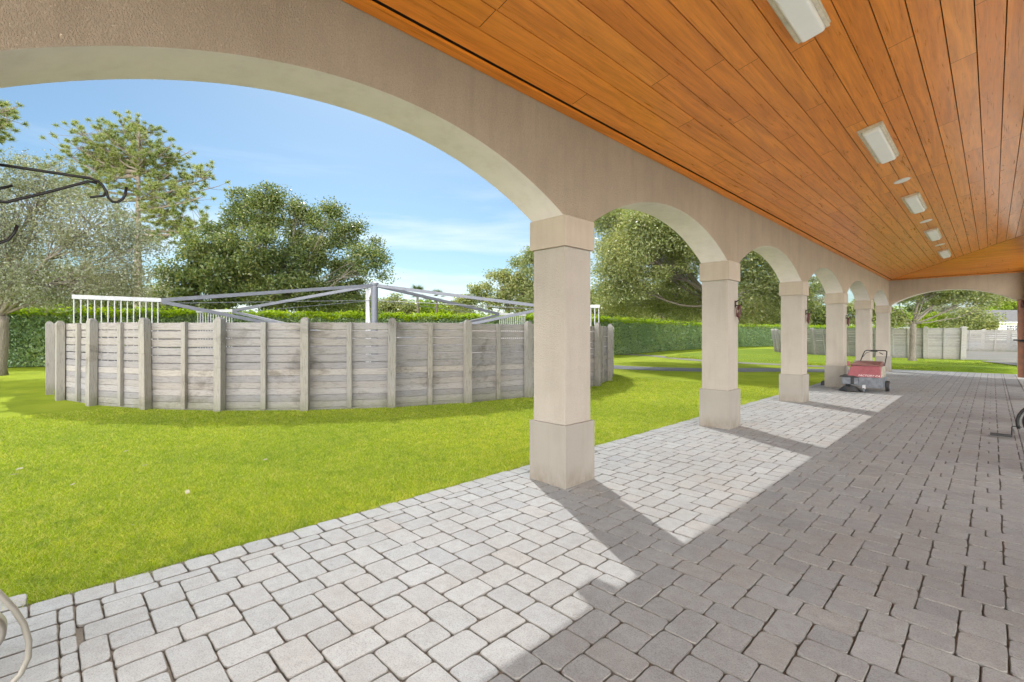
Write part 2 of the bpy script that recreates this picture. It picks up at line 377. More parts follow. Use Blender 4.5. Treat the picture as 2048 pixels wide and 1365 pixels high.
# bank of taller grass round the far pen
bank = MB(); front = [(-13.4, 29.4), (-11.6, 27.0), (-9.2, 25.6), (-6.7, 25.0), (-3.6, 25.2), (-.25, 24.8), (1, 24.5), (3, 24.5), (6, 24.8), (12, 26)]
back = [(-15.5, 46), (-15, 50), (-13, 53), (-9, 54), (-4, 54), (-.25, 54), (1, 50), (4, 40), (7, 36), (13, 33)]
for i in range(len(front)-1):
    a, b_, c, d = front[i], front[i+1], back[i+1], back[i]
    inn = lambda p, q: (p[0]+(q[0]-p[0])*.05, p[1]+(q[1]-p[1])*.05)
    a2, b2 = inn(a, d), inn(b_, c)
    bank.face([(*a, -.03), (*b_, -.03), (*b2, .10), (*a2, .10)])
    bank.face([(*a2, .10), (*b2, .10), (*c, .02), (*d, .02)])
o = bank.build('grass_bank', M['tall']); o['kind'] = 'structure'
b = MB(); b.lathe((-14.906, 5.871, -.026), [(9.5, 0), (.1, .004)], 48); o = b.build('walker_sand', M['sand']); o['kind'] = 'structure'
b = MB(); b.lathe((-.39, 46.45, .0), [(10.5, 0.06), (.1, .075)], 48); o = b.build('pen_sand', M['sand']); o['kind'] = 'structure'
sheet('gravel_yard', [(2.6, 33.2), (4.5, 27.5), (20, 29), (30, 60), (12, 60), (4.3, 37.5)], .112, M['sand'])

# pavers, each a real rounded block in one floor mesh
pv = MB()
def paver(x0, x1, y0, y1, g=.0034, r=.021, wob=.0022):
    x0 += g; x1 -= g; y0 += g; y1 -= g
    if x1-x0 < .03 or y1-y0 < .03: return
    r = min(r, (x1-x0)*.3, (y1-y0)*.3)
    z = random.uniform(-.0022, .0022); tx = random.uniform(-.004, .004); ty = random.uniform(-.004, .004)
    cx, cy = (x0+x1)/2, (y0+y1)/2
    ring = []
    for ex, ey, ux, uy, a0 in ((x1, y1, -1, -1, 0), (x0, y1, 1, -1, 90), (x0, y0, 1, 1, 180), (x1, y0, -1, 1, 270)):
        rr = r*random.uniform(.6, 1.5); qx, qy = ex+ux*rr, ey+uy*rr; jx, jy = random.uniform(-wob, wob), random.uniform(-wob, wob)
        for a in (0, 45, 90):
            ring.append((qx+jx+rr*math.cos(R(a0+a)), qy+jy+rr*math.sin(R(a0+a))))
    full = []
    for i in range(12):
        full.append(ring[i])
        if i % 3 == 2:
            p, q = ring[i], ring[(i+1) % 12]
            for t in (.33, .67):
                full.append((p[0]+(q[0]-p[0])*t+random.uniform(-.0022, .0022), p[1]+(q[1]-p[1])*t+random.uniform(-.0022, .0022)))
    n = len(full); k = len(pv.v)
    for ins, dz in ((0, -.05), (0, -.0042), (.0012, -.0014), (.004, 0)):
        for x, y in full:
            dx, dy = x-cx, y-cy; sx = 1-ins/max(abs(x1-x0)/2, .01); sy_ = 1-ins/max(abs(y1-y0)/2, .01)
            X, Y = cx+dx*sx, cy+dy*sy_
            pv.v.append((X, Y, z+dz+tx*(X-cx)+ty*(Y-cy)))
    for L_ in range(3):
        for i in range(n):
            pv.f.append((k+L_*n+i, k+L_*n+(i+1) % n, k+(L_+1)*n+(i+1) % n, k+(L_+1)*n+i)); pv.m.append(1)
    pv.f.append(tuple(k+3*n+i for i in range(n))); pv.m.append(0)
U = .1875; XL, XR, YN = -.705, 3.385, 23.75
YS = -3.70
def clip(x0, x1, y0, y1):
    x0, x1, y0, y1 = max(x0, XL), min(x1, XR), max(y0, YS), min(y1, YN)
    if x1-x0 > .035 and y1-y0 > .035: paver(x0, x1, y0, y1)
for k in range(-10, 14):
    xa = 2.207+k*2*U; off = -.770 + (0 if k % 2 == 0 else 2*U)
    for j in range(-8, 38):
        y0 = off+j*4*U
        clip(xa, xa+U, y0+U, y0+2.5*U); clip(xa, xa+U, y0+2.5*U, y0+4*U)
        clip(xa-U, xa+.5*U, y0, y0+U); clip(xa+.5*U, xa+2*U, y0, y0+U)
        # small squares in the column to the right, in the two rows no long paver crosses
        clip(xa+U, xa+2*U, y0+U, y0+2*U); clip(xa+U, xa+2*U, y0+3*U, y0+4*U)
y = YS
while y < YN:
    l = .19+random.uniform(-.012, .012); e = min(y+l, YN)
    paver(-.905+random.uniform(-.012, .012), XL, y, e, wob=.006); y += l
y = -8.0
while y < YN:
    e = min(y+.19, YN); paver(XR, 3.71, y, e); y += .19
# wider blocks by the near column
y = YS-.19
paver_rows = 0
xx = -.72
paver(-1.1, -.905, -8, -3.9)
while xx < XR-.05:
    w = random.choice((.125, .19, .19))
    x1 = min(xx+w, XR)
    yy = YS-.07
    paver(xx, x1, YS-.07, YS)
    while yy > -8:
        l = random.uniform(.4, .9); paver(xx, x1, yy-l, yy, r=.008); yy -= l
    xx = x1
yy = YS
while yy > -8: paver(-.905, -.72, yy-.19, yy); yy -= .19
o = pv.build('paver_floor', [M['paver'], M['paver_edge']]); o['kind'] = 'structure'
sheet('joint_bed', [(-.93, -8), (3.74, -8), (3.74, YN+.02), (-.93, YN+.02)], -.0125, M['joint'])
b = MB(); b.box((3.86, 8, -.02), (.28, 31.4, .05)); o = b.build('concrete_gutter', M['conc']); o['kind'] = 'structure'

# ------------------------------------------------------------------ the arcade building
arc = empty('arcade_building', (0, 0, 0), 'beige stucco arcade with square columns, segmental arches and a varnished board ceiling', 'building')
COLY = [-8.85, -4.53, 0, 4.32, 8.71, 13.10, 17.50, 21.90]
SPR, CRN = 2.84, 3.375
XI, XO = -.032, -.478
wall = MB(); sofs = []
ZT = 4.34
def arch_pts(y0, y1, n=40, crown=CRN, spr=SPR):
    c = (y1-y0)/2; s = crown-spr; Rr = (c*c+s*s)/(2*s); ym = (y0+y1)/2
    return [(y0+(y1-y0)*i/n, crown-Rr+math.sqrt(max(0, Rr*Rr-(y0+(y1-y0)*i/n-ym)**2))) for i in range(n+1)]
for i in range(len(COLY)-1):
    y0, y1 = COLY[i]+.505, COLY[i+1]+.005
    P = arch_pts(y0, y1); sof = MB(); sofs.append(sof)
    for (ya, za), (yb, zb) in zip(P[:-1], P[1:]):
        wall.face([(XI, ya, za), (XI, yb, zb), (XI, yb, ZT), (XI, ya, ZT)])
        wall.face([(XO, yb, zb), (XO, ya, za), (XO, ya, ZT), (XO, yb, ZT)])
        sof.face([(XI, yb, zb), (XI, ya, za), (XO, ya, za), (XO, yb, zb)])
for y in COLY:
    y0, y1 = y+.005, y+.505
    wall.face([(XI, y0, SPR), (XI, y1, SPR), (XI, y1, ZT), (XI, y0, ZT)])
    wall.face([(XO, y1, SPR), (XO, y0, SPR), (XO, y0, ZT), (XO, y1, ZT)])
wall.face([(XO, 22.405, SPR), (XO, 22.405, ZT), (XI, 22.405, ZT), (XI, 22.405, SPR)])
aw = wall.build('arcade_wall', M['stucco'], arc)
for sof in sofs: sof.build('arch_soffit', M['soffit'], aw)
colcap = None
for y in COLY:
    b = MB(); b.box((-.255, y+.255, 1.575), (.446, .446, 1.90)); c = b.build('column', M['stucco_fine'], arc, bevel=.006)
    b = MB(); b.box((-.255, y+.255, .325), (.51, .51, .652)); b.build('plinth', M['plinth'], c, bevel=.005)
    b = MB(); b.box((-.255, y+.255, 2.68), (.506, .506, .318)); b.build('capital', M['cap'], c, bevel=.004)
# end wall with one wide arch
EY0, EY1 = 21.93, 22.37
ew = MB(); es = MB()
P = arch_pts(.03, 3.74, 40, 3.40, 2.85)
for (xa, za), (xb, zb) in zip(P[:-1], P[1:]):
    ew.face([(xb, EY0, zb), (xa, EY0, za), (xa, EY0, 5), (xb, EY0, 5)])
    ew.face([(xa, EY1, za), (xb, EY1, zb), (xb, EY1, 5), (xa, EY1, 5)])
    es.face([(xa, EY0, za), (xb, EY0, zb), (xb, EY1, zb), (xa, EY1, za)])
ew.face([(.03, EY0, 2.85), (XI, EY0, 2.85), (XI, EY0, 5), (.03, EY0, 5)])
ew.face([(XI, EY1, 2.85), (.03, EY1, 2.85), (.03, EY1, 5), (XI, EY1, 5)])
ew.face([(XI, EY0, 2.85), (.03, EY0, 2.85), (.03, EY1, 2.85), (XI, EY1, 2.85)])
ew.box((4.08, (EY0+EY1)/2, 2.5), (.68, EY1-EY0, 5))
e = ew.build('end_wall', M['stucco'], arc); es.build('arch_soffit', M['soffit'], e)
b = MB(); b.box((4.15, 6.5, 4.62), (.46, 30.8, .76))  # unseen right side, invented as open bays to let fill light in
for k in range(8): b.box((4.15, -8.6+4.33*k, 2.12), (.40, .50, 4.24))
b.build('unseen_open_bays', M['stable'], arc)
b = MB(); b.box((3.83, 21.86, 1.43), (.17, .12, 2.85)); b.build('door_jamb', M['brown_wood'], arc, bevel=.008)
# ceiling boards
CZ = lambda x, y=0: 3.92+.216*x
def plank(mb, x0, x1, ya0, ya1, yb0, yb1, zf, swap=False):
    """board from x0..x1; ends differ on both edges"""
    g, c = .0042, .009
    def P(x, y, dz):
        return (y, x, zf(x)+dz) if swap else (x, y, zf(x)+dz)
    if swap: P2 = lambda x, y, dz: (y, 21.92-x, zf(x)+dz)
    else: P2 = P
    A = [P2(x0+g, ya0, .012), P2(x0+g, ya1, .012), P2(x0+g, ya1, c), P2(x0+g, ya0, c)]
    mb_face = mb.face
    k = len(mb.v)
    prof = [(x0+g, .018), (x0+g, .002), (x0+g+.002, 0), (x1-g-.002, 0), (x1-g, .002), (x1-g, .018)]
    for t in (0, 1):
        for x, dz in prof:
            u = (x-x0)/(x1-x0); ya = ya0+(yb0-ya0)*u; yb = ya1+(yb1-ya1)*u
            mb.v.append(P2(x, (ya+.003) if t == 0 else (yb-.003), dz))
    for i in range(5):
        q = (k+i, k+i+6, k+i+7, k+i+1)
        mb.f.append(q); mb.m.append(0)
random.seed(21)
cl = MB(); PW = .2075
x = .070; i = 0
while x < 3.95:
    x1 = x+PW; y = -8.3-random.uniform(0, 3); lim0, lim1 = 21.92-x, 21.92-x1
    while True:
        e = y+random.choice((2.4, 3.0, 3.6, 4.3, 4.9))+random.uniform(-.2, .2)
        if e > min(lim0, lim1)-.4:
            plank(cl, x, x1, y, lim0-.012, y, lim1-.012, CZ); break
        plank(cl, x, x1, y, e, y, e, CZ); y = e
    x = x1
ceil = cl.build('ceiling', M['ceil_y'], arc)
hp = MB(); t = .070
while t < 3.95:                                                   # t: distance from the end wall
    t1 = t+PW; y = t; a0, a1 = t+.012, t1+.012; first = True; cur0, cur1 = a0, a1
    while cur0 < 3.93:
        e = min(max(cur0, cur1)+random.choice((1.8, 2.4, 3.0)), 3.95)
        plank(hp, t, t1, cur0, e, cur1, e, lambda q: 3.92+.216*q, True); cur0 = cur1 = e
    t = t1
hp.build('hip_ceiling', M['ceil_x'], arc)
b = MB()
b.face([(-.2, -8.85, 3.92+.02-.2*.216), (4.1, -8.85, CZ(4.1)+.02), (4.1, 21.92-4.1, CZ(4.1)+.02), (-.2, 22.12, 3.92+.02-.2*.216)])
b.face([(-.2, 22.12, 3.897), (4.1, 17.82, CZ(4.1)+.02), (4.1, 22.12, 3.897)])
b.build('ceiling_backing', M['shadow_gap'], arc)
b = MB(); b.box((.014, 6.5, 3.905), (.088, 30.8, .03), tilt=Matrix.Rotation(-.21, 3, 'Y')); b.box((2.0, 21.885, 3.907), (3.85, .075, .026))
b.build('ceiling_trim', M['ceil_y'], arc)
# roof with its eave
rf = MB(); prof = [(-2.09, 4.24), (-2.09, 4.42), (4.6, 5.30), (4.6, 4.98), (0.3, 4.06), (-.02, 4.245)]
ya, yb = -8.9, 22.86
for i in range(len(prof)):
    p, q = prof[i], prof[(i+1) % len(prof)]
    rf.face([(p[0], ya, p[1]), (p[0], yb, p[1]), (q[0], yb, q[1]), (q[0], ya, q[1])])
rf.face([(p[0], ya, p[1]) for p in reversed(prof)]); rf.face([(p[0], yb, p[1]) for p in prof])
rf.box((-2.03, .52, 4.17), (.16, .20, .26))
rf.build('roof', M['roof'], arc)

# ------------------------------------------------------------------ ceiling lights and speakers
def light_fixture():
    e = empty('ceiling_light', (1.95, 4.68, CZ(1.95)))
    T = Matrix.Rotation(-math.atan(.216), 3, 'Y')
    b = MB()
    def tb(c, d): 
        v = T @ Vector(c); b.box((1.95+v.x, 4.68+v.y, CZ(1.95)+v.z), d, tilt=T)
    tb((0, 0, -.012), (.285, 1.56, .022)); tb((-.115, 0, -.034), (.03, 1.56, .03)); tb((.115, 0, -.034), (.03, 1.56, .03))
    tb((0, -.77, -.03), (.20, .02, .03)); tb((0, .77, -.03), (.20, .02, .03))
    b.build('frame', M['rust_white'], e, bevel=.004)
    b = MB()
    def tb2(c, d):
        v = T @ Vector(c); b.box((1.95+v.x, 4.68+v.y, CZ(1.95)+v.z), d, tilt=T)
    tb2((0, 0, -.055), (.198, 1.50, .075)); b.build('diffuser', M['diffuser'], e, bevel=.03, seg=4)
    return e
lf = light_fixture()
lab = ['white strip ceiling light nearest the camera, cut by the top edge', 'second white strip ceiling light, complete and largest, before the first round speaker',
       'third white strip ceiling light, between the first two round speakers', 'fourth white strip ceiling light, small, between the second and third round speakers',
       'farthest white strip ceiling light, beside the dark hip joint of the ceiling']
for i in range(5):
    o = lf if i == 0 else copy_tree(lf)
    o.location = (1.95, 4.68+4.35*(i-1), CZ(1.95)); tag(o, lab[i], 'ceiling light', 'strip lights along the ceiling')
spk0 = None
labs = ['nearest and largest round white ceiling speaker', 'middle round white ceiling speaker, beyond the third strip light', 'farthest round white ceiling speaker, a thin ellipse before the last strip light']
for i in range(3):
    if spk0 is None:
        b = MB(); T = Matrix.Rotation(-math.atan(.216), 3, 'Y')
        b.lathe((0, 0, 0), [(.118, .004), (.122, -.004), (.114, -.012), (.02, -.014)], 32, 0, T); spk0 = b.build('ceiling_speaker', M['white']); o = spk0
    else: o = spk0.copy(); COL.objects.link(o)
    o.location = (1.955, 7.05+4.3*i, CZ(1.955)); tag(o, labs[i], 'speaker', 'round speakers in the ceiling')

# ------------------------------------------------------------------ hooks and halters on the columns
def wall_hook():
    e = empty('bridle_hook', (-.03, 0, 2.15)); b = MB()
    b.box((-.024, 0, 2.12), (.012, .05, .12)); b.build('plate', M['black_iron'], e, bevel=.003)
    b = MB(); b.tube([(-.02, 0, 2.10), (.04, 0, 2.09), (.08, 0, 2.11), (.085, 0, 2.16)], .010, 8); b.tube([(-.02, 0, 2.16), (.03, 0, 2.185), (.06, 0, 2.20)], .009, 8)
    b.build('prong', M['black_iron'], e, smooth=True); return e
def halter():
    e = empty('halter', (.03, 0, 2.08)); b = MB()
    for dx, w, lo in ((-.012, .05, 1.90), (.018, .035, 1.86)):
        pts = [(.035+dx, -w*.3, 2.10), (.03+dx, -w, 2.0), (.02+dx, -w*.6, lo+.04), (.02+dx, 0, lo), (.02+dx, w*.6, lo+.05), (.03+dx, w, 2.0), (.035+dx, w*.3, 2.10)]
        b.tube(pts, .012, 6)
    b.build('strap', M['leather'], e, smooth=True)
    b = MB(); b.tube([(.02, 0, 1.88), (.022, .015, 1.80), (.02, .03, 1.77)], .007, 6); b.build('lead_rope', M['cream'], e, smooth=True); return e
hk = wall_hook(); ht = halter()
nm = ['second', 'third', 'fourth', 'fifth']
for i in range(4):
    o = hk if i == 0 else copy_tree(hk)
    o.location = (-.03, COLY[i+3]+.34, 2.15)
    tag(o, 'black iron hook on the %s column from the camera' % nm[i], 'hook', 'iron hooks on the columns')
    if i < 3:
        q = ht if i == 0 else copy_tree(ht)
        q.location = (.03, COLY[i+3]+.34, 2.08)
        tag(q, 'brown leather halter hanging on the %s column from the camera' % nm[i], 'halter', 'halters hanging from the column hooks')

# bridle racks on the near column (left edge of the view)
def rack(dz, full):
    e = empty('bridle_rack', (-.2, -4.03, 2.3+dz)); b = MB()
    T = lambda P: [(-.2, y, z+dz) for y, z in P]
    b.tube(T([(-4.03, 2.40), (-3.80, 2.407), (-3.654, 2.411), (-3.622, 2.402), (-3.605, 2.385), (-3.589, 2.352), (-3.582, 2.325), (-3.565, 2.306), (-3.544, 2.308), (-3.522, 2.33), (-3.513, 2.352), (-3.506, 2.397)]), .0068, 10)
    if full:
        b.tube(T([(-4.03, 2.235), (-3.985, 2.226), (-3.95, 2.229), (-3.80, 2.312), (-3.66, 2.394), (-3.625, 2.392)]), .0068, 10)
        b.tube(T([(-3.655, 2.312), (-3.60, 2.332), (-3.59, 2.352)]), .006, 8)
        b.tube(T([(-4.03, 2.27), (-3.98, 2.285), (-3.931, 2.312)]), .0068, 8)
    b.build('rod', M['black_iron'], e, smooth=True)
    b = MB(); b.box((-.2, -4.022, 2.30+dz), (.06, .012, .30)); b.build('plate', M['black_iron'], e, bevel=.003); return e
tag(rack(0, True), 'black wrought iron triangular bridle rack with hooked tip reaching in from the left edge', 'rack')
e = empty('bridle_rack', (-.2, -4.03, 2.05), 'lower black iron hook curling up at the left edge below the triangular rack', 'hook'); b = MB()
b.tube([(-.2, -4.03, 2.025), (-.2, -3.975, 2.03), (-.2, -3.945, 2.05), (-.2, -3.926, 2.085), (-.2, -3.915, 2.125)], .0068, 10); b.build('rod', M['black_iron'], e, smooth=True)
b = MB(); b.box((-.2, -4.022, 2.03), (.05, .012, .10)); b.build('plate', M['black_iron'], e, bevel=.003)
# hose reel beside the near column
e = empty('hose_reel', (.12, -4.0, 0), 'cream hose looping off a round cream reel at the bottom left corner', 'hose reel')
b = MB(); MX = Matrix.Rotation(R(90), 3, 'Y')
b.lathe((.12, -4.03, .34), [(.02, -.05), (.085, -.048), (.095, -.03), (.095, .03), (.085, .048), (.02, .05)], 32, 0, MX); b.build('reel', M['cream'], e, smooth=True, bevel=.004)
b = MB(); b.tube([(.12, -4.08, .62), (.12, -4.0, .566), (.12, -3.956, .488), (.12, -3.915, .41), (.12, -3.885, .33), (.12, -3.870, .25), (.12, -3.872, .18), (.12, -3.895, .12), (.12, -3.94, .075), (.12, -4.0, .04), (.12, -4.1, .02)], .0118, 12); b.build('hose', M['cream'], e, smooth=True)
b = MB(); b.beam((.06, -4.03, .34), (-.03, -4.03, .34), .04, .04); b.beam((.06, -4.03, 0), (.06, -4.03, .5), .03, .03); b.build('bracket', M['grey_steel'], e)

# ------------------------------------------------------------------ walk-behind floor sweeper
sw = empty('floor_sweeper', (.6, 12.5, 0), 'dusty red and grey walk-behind floor sweeper parked on the pavers by the fourth column', 'floor sweeper')
def hexa(mb, lo, hi, mi=0):
    n = len(mb.v); mb.v += list(lo)+list(hi)
    for q in ((3,2,1,0),(4,5,6,7),(0,1,5,4),(1,2,6,5),(2,3,7,6),(3,0,4,7)): mb.f.append(tuple(n+i for i in q)); mb.m.append(mi)
def rect(x0, x1, y0, y1, z): return [(x0, y0, z), (x1, y0, z), (x1, y1, z), (x0, y1, z)]
b = MB(); hexa(b, rect(.20, .96, 12.28, 13.10, .40), rect(.27, .94, 12.42, 13.06, .72)); b.build('hood', M['red_paint'], sw, bevel=.02)
b = MB(); hexa(b, rect(.25, .955, 12.395, 13.08, .724), rect(.27, .94, 12.42, 13.05, .762)); hexa(b, rect(.27, .94, 12.42, 13.05, .763), rect(.35, .93, 12.72, 13.02, .83)); b.build('lid', M['lid'], sw, bevel=.015)
b = MB(); hexa(b, rect(.965, .985, 12.30, 13.08, .30), rect(.945, .965, 12.43, 13.04, .71)); b.build('side_panel', M['dust_side'], sw, bevel=.005)
b = MB(); hexa(b, rect(.47, .985, 12.24, 13.1, .13), rect(.47, .985, 12.24, 13.1, .415)); hexa(b, rect(.10, .47, 12.22, 12.9, .2), rect(.10, .47, 12.22, 12.9, .415)); b.build('chassis', M['grey_steel'], sw, bevel=.012)
b = MB(); hexa(b, rect(.30, .38, 12.208, 12.24, .21), rect(.30, .38, 12.208, 12.24, .41)); hexa(b, rect(.04, .50, 12.17, 12.7, .395), rect(.06, .36, 12.2, 12.7, .44)); b.build('bumper', M['rubber'], sw, bevel=.01)
b = MB(); b.lathe((.27, 12.30, .02), [(.25, 0), (.24, .02), (.15, .12), (.05, .14)], 24); b.build('side_broom', M['rubber'], sw)
b = MB()
for k in range(40):
    a = k/40*2*math.pi; b.tube([(.27+.1*math.cos(a), 12.30+.1*math.sin(a), .11), (.27+.20*math.cos(a+.1), 12.30+.20*math.sin(a+.1), .06), (.27+.27*math.cos(a+.2), 12.30+.27*math.sin(a+.2), .008)], .006, 4)
b.build('bristles', M['black_iron'], sw)
b = MB(); MYX = Matrix.Rotation(R(90), 3, 'Y')
b.lathe((.60, 12.22, .06), [(.058, -.02), (.062, 0), (.058, .02)], 20, 0, MYX); cw = b.build('caster', M['grey_steel'], sw)
b = MB(); b.box((.60, 12.23, .15), (.07, .05, .10)); b.build('fork', M['white_steel'], cw, bevel=.004)
for xx, nm_ in ((1.03, 0), (.12, 1)):
    b = MB(); b.lathe((xx, 12.95, .15), [(.09, -.045), (.15, -.04), (.152, 0), (.15, .04), (.09, .045)], 24, 0, MYX); w = b.build('wheel', M['rubber'], sw)
    b = MB(); b.lathe((xx, 12.95, .15), [(.02, -.05), (.085, -.047), (.085, .047), (.02, .05)], 20, 0, MYX); b.build('rim', M['grey_steel'], w)
b = MB(); b.tube([(.36, 13.0, .70), (.42, 13.22, .98), (.45, 13.33, 1.10), (.50, 13.36, 1.13), (.85, 13.36, 1.13), (.93, 13.36, 1.13), (.965, 13.33, 1.10), (.97, 13.22, .98), (.95, 13.0, .70)], .014, 10); b.build('handle', M['black_iron'], sw, smooth=True)
b = MB(); b.tube([(.42, 13.18, .93), (.50, 13.27, 1.06), (.60, 13.3, 1.10)], .008, 8); b.tube([(.80, 13.3, 1.07), (.88, 13.28, 1.02)], .012, 8); b.box((.67, 13.345, 1.115), (.16, .04, .05)); b.build('lever', M['black_iron'], sw)
b = MB(); b.box((.215, 12.44, .77), (.06, .10, .13)); b.build('reflector', M['red_paint'], sw, bevel=.008)
tx = bpy.data.curves.new('lettering', 'FONT'); tx.body = 'FACTORY CAT'; tx.size = .075; tx.shear = .35; tx.extrude = .0015; tx.space_character = 1.08
to = bpy.data.objects.new('tmp_text', tx); COL.objects.link(to)
dg = bpy.context.evaluated_depsgraph_get(); tm = bpy.data.meshes.new_from_object(to.evaluated_get(dg)); bpy.data.objects.remove(to)
tm.materials.clear(); tm.materials.append(M['letter'])
lo_ = bpy.data.objects.new('lettering', tm); COL.objects.link(lo_)
sl_ = math.atan2(.32, .14)
lo_.matrix_world = Matrix.Translation((.455, 12.30-.006, .435)) @ Matrix.Rotation(sl_, 4, 'X')
lo_.parent = sw; lo_.matrix_parent_inverse = world_of(sw).inverted()

# ------------------------------------------------------------------ pedal cart and bracket at the right edge
e = empty('wheeled_cart', (3.55, 6.6, 0), 'grey wheeled cart with black hoop frame and foot pedal, at the right edge', 'cart')
MY = Matrix.Rotation(R(90), 3, 'X'); WC = (3.665, 6.75, .27)
b = MB(); b.lathe(WC, [(.20, -.05), (.25, -.045), (.262, -.015), (.262, .015), (.25, .045), (.20, .05)], 40, 0, MY); w = b.build('tyre', M['rubber'], e, smooth=True)
b = MB(); b.lathe(WC, [(.04, -.07), (.06, -.062), (.17, -.04), (.2, -.03), (.2, .03), (.17, .04), (.05, .05)], 32, 0, MY); b.build('rim', M['green_grey'], w, smooth=True)
b = MB(); b.tube([(WC[0]-.315*math.cos(R(a)), 6.66, WC[2]+.315*math.sin(R(a))) for a in range(-18, 200, 10)], .020, 10); b.beam((WC[0]-.30, 6.66, .2), (WC[0]-.30, 7.1, .2), .03, .03); b.build('hoop_frame', M['black_iron'], e, smooth=True)
b = MB(); P_ = [(WC[0]-.285*math.cos(R(a)), WC[2]+.285*math.sin(R(a))) for a in range(-25, 200, 9)]
for (x0, z0), (x1, z1) in zip(P_[:-1], P_[1:]): b.beam((x0, 6.77, z0), (x1, 6.77, z1), .16, .008)
b.build('mudguard', M['green_grey'], e)
b = MB(); b.tube([(3.40, 6.66, .20), (3.31, 6.66, .20), (3.295, 6.66, .19), (3.295, 6.66, .05)], .008, 8); b.build('crank', M['black_iron'], e, smooth=True)
b = MB(); b.box((3.18, 6.66, .05), (.24, .09, .035)); b.build('pedal', M['rubber'], e, bevel=.008)
e = empty('swing_arm', (3.85, 21.72, 1.38), 'black swing arm bracket fixed across the brown jamb of the far arch', 'bracket')
b = MB(); b.tube([(3.96, 21.74, 1.375), (3.80, 21.70, 1.38), (3.70, 21.68, 1.385), (3.62, 21.68, 1.385)], .022, 8); b.tube([(3.74, 21.69, 1.37), (3.80, 21.66, 1.33), (3.93, 21.68, 1.335)], .02, 8); b.build('arm', M['black_iron'], e, smooth=True)
e = empty('halter', (3.86, 21.74, 2.7), 'dark red halter hanging high on the brown jamb at the right edge', 'halter')
b = MB(); b.tube([(3.86, 21.76, 2.85), (3.85, 21.74, 2.75), (3.84, 21.72, 2.66), (3.87, 21.72, 2.58), (3.90, 21.74, 2.66), (3.88, 21.76, 2.85)], .018, 6); b.build('strap', M['leather'], e, smooth=True)
b = MB(); b.box((-.62, 13.62, .055), (.16, .20, .13)); b.box((-.62, 13.62, .128), (.12, .16, .02)); tag(b.build('bait_box', M['rubber'], bevel=.012), 'small black box on the ground behind the fourth column', 'bait box')

# ------------------------------------------------------------------ round walker fence
FC = Vector((-14.906, 5.871, 0)); FR = 9.55; NB = 34
fe = empty('round_fence', FC, 'round weathered grey board fence with pointed posts enclosing the horse walker', 'fence')
def pol(c, r, a): return Vector((c.x+r*math.cos(R(a)), c.y+r*math.sin(R(a)), 0))
PH0 = -89.7
def post_mesh(mb, c, ang, w, h, lean=None):
    T = Matrix.Rotation(R(ang), 3, 'Z')
    prof = [(w, 0), (w, h-.09), (w*.86, h-.04), (w*.45, h)]
    n = len(mb.v)
    for ww, z in prof:
        for i, j in ((-1,-1),(1,-1),(1,1),(-1,1)):
            v = T @ Vector((i*ww/2, j*ww/2, z)); 
            if lean: v += lean*z
            mb.v.append((c.x+v.x, c.y+v.y, v.z-.04))
    for k in range(3):
        for i in range(4): mb.f.append((n+k*4+i, n+k*4+(i+1)%4, n+k*4+4+(i+1)%4, n+k*4+4+i)); mb.m.append(0)
    mb.f.append((n+12, n+13, n+14, n+15)); mb.m.append(0)
def board_bay(mb, p, q, top, out, lean=None, rows=None, gaps=True):
    d = (q-p); l = d.length; d.normalize(); ang = math.atan2(d.y, d.x)
    z = top; zs = []
    for i in range(5 if gaps else 0):
        hgt = .158+random.uniform(-.004, .004); zs.append((z-hgt, hgt)); z -= hgt+max(.006, random.gauss(.017, .005))
    while z > -.02:
        hgt = .138+random.uniform(-.006, .006); zs.append((z-hgt, hgt-.001)); z -= hgt
    for z0, hh in zs:
        c = (p+q)/2; zc = z0+hh/2; off = out*random.uniform(-.005, .005)
        ln = Vector((0,0,0)) if lean is None else lean*zc
        til = Matrix.Rotation(random.uniform(-.004, .004), 3, 'Y')
        if lean is not None:
            side = -1 if Vector((-d.y, d.x, 0)).dot(lean) > 0 else 1
            til = Matrix.Rotation(side*math.atan(lean.length), 3, 'X')
        mb.box((c.x+off.x+ln.x, c.y+off.y+ln.y, zc), (l, .032, hh), ang, 0, til)
for i in range(NB):
    a = PH0+i*360/NB; a2 = a+360/NB; am = (a+a2)/2; u = pol(Vector((0,0,0)), 1, am)
    jit = random.uniform(-.02, .02)
    b = MB(); post_mesh(b, pol(FC, FR+.09, a), a+random.uniform(-4, 4), .156, 1.95+.04+jit, Vector((random.uniform(-.012, .012), random.uniform(-.012, .012), 0))); b.build('post', M['post'], fe)
    b = MB(); p, q = pol(FC, FR-.02, a), pol(FC, FR-.02, a2); board_bay(b, p, q, 1.86+random.uniform(-.012, .012), u); b.build('board_panel', M['board'], fe, bevel=.010, seg=1)
    b = MB(); c = (p+q)/2+u*.055; b.box((c.x, c.y, .93), (.075, .105, 1.86), R(am+random.uniform(-3, 3)), 0, Matrix.Rotation(random.uniform(-.012, .012), 3, 'X')); b.build('batten', M['post'], fe, bevel=.006)

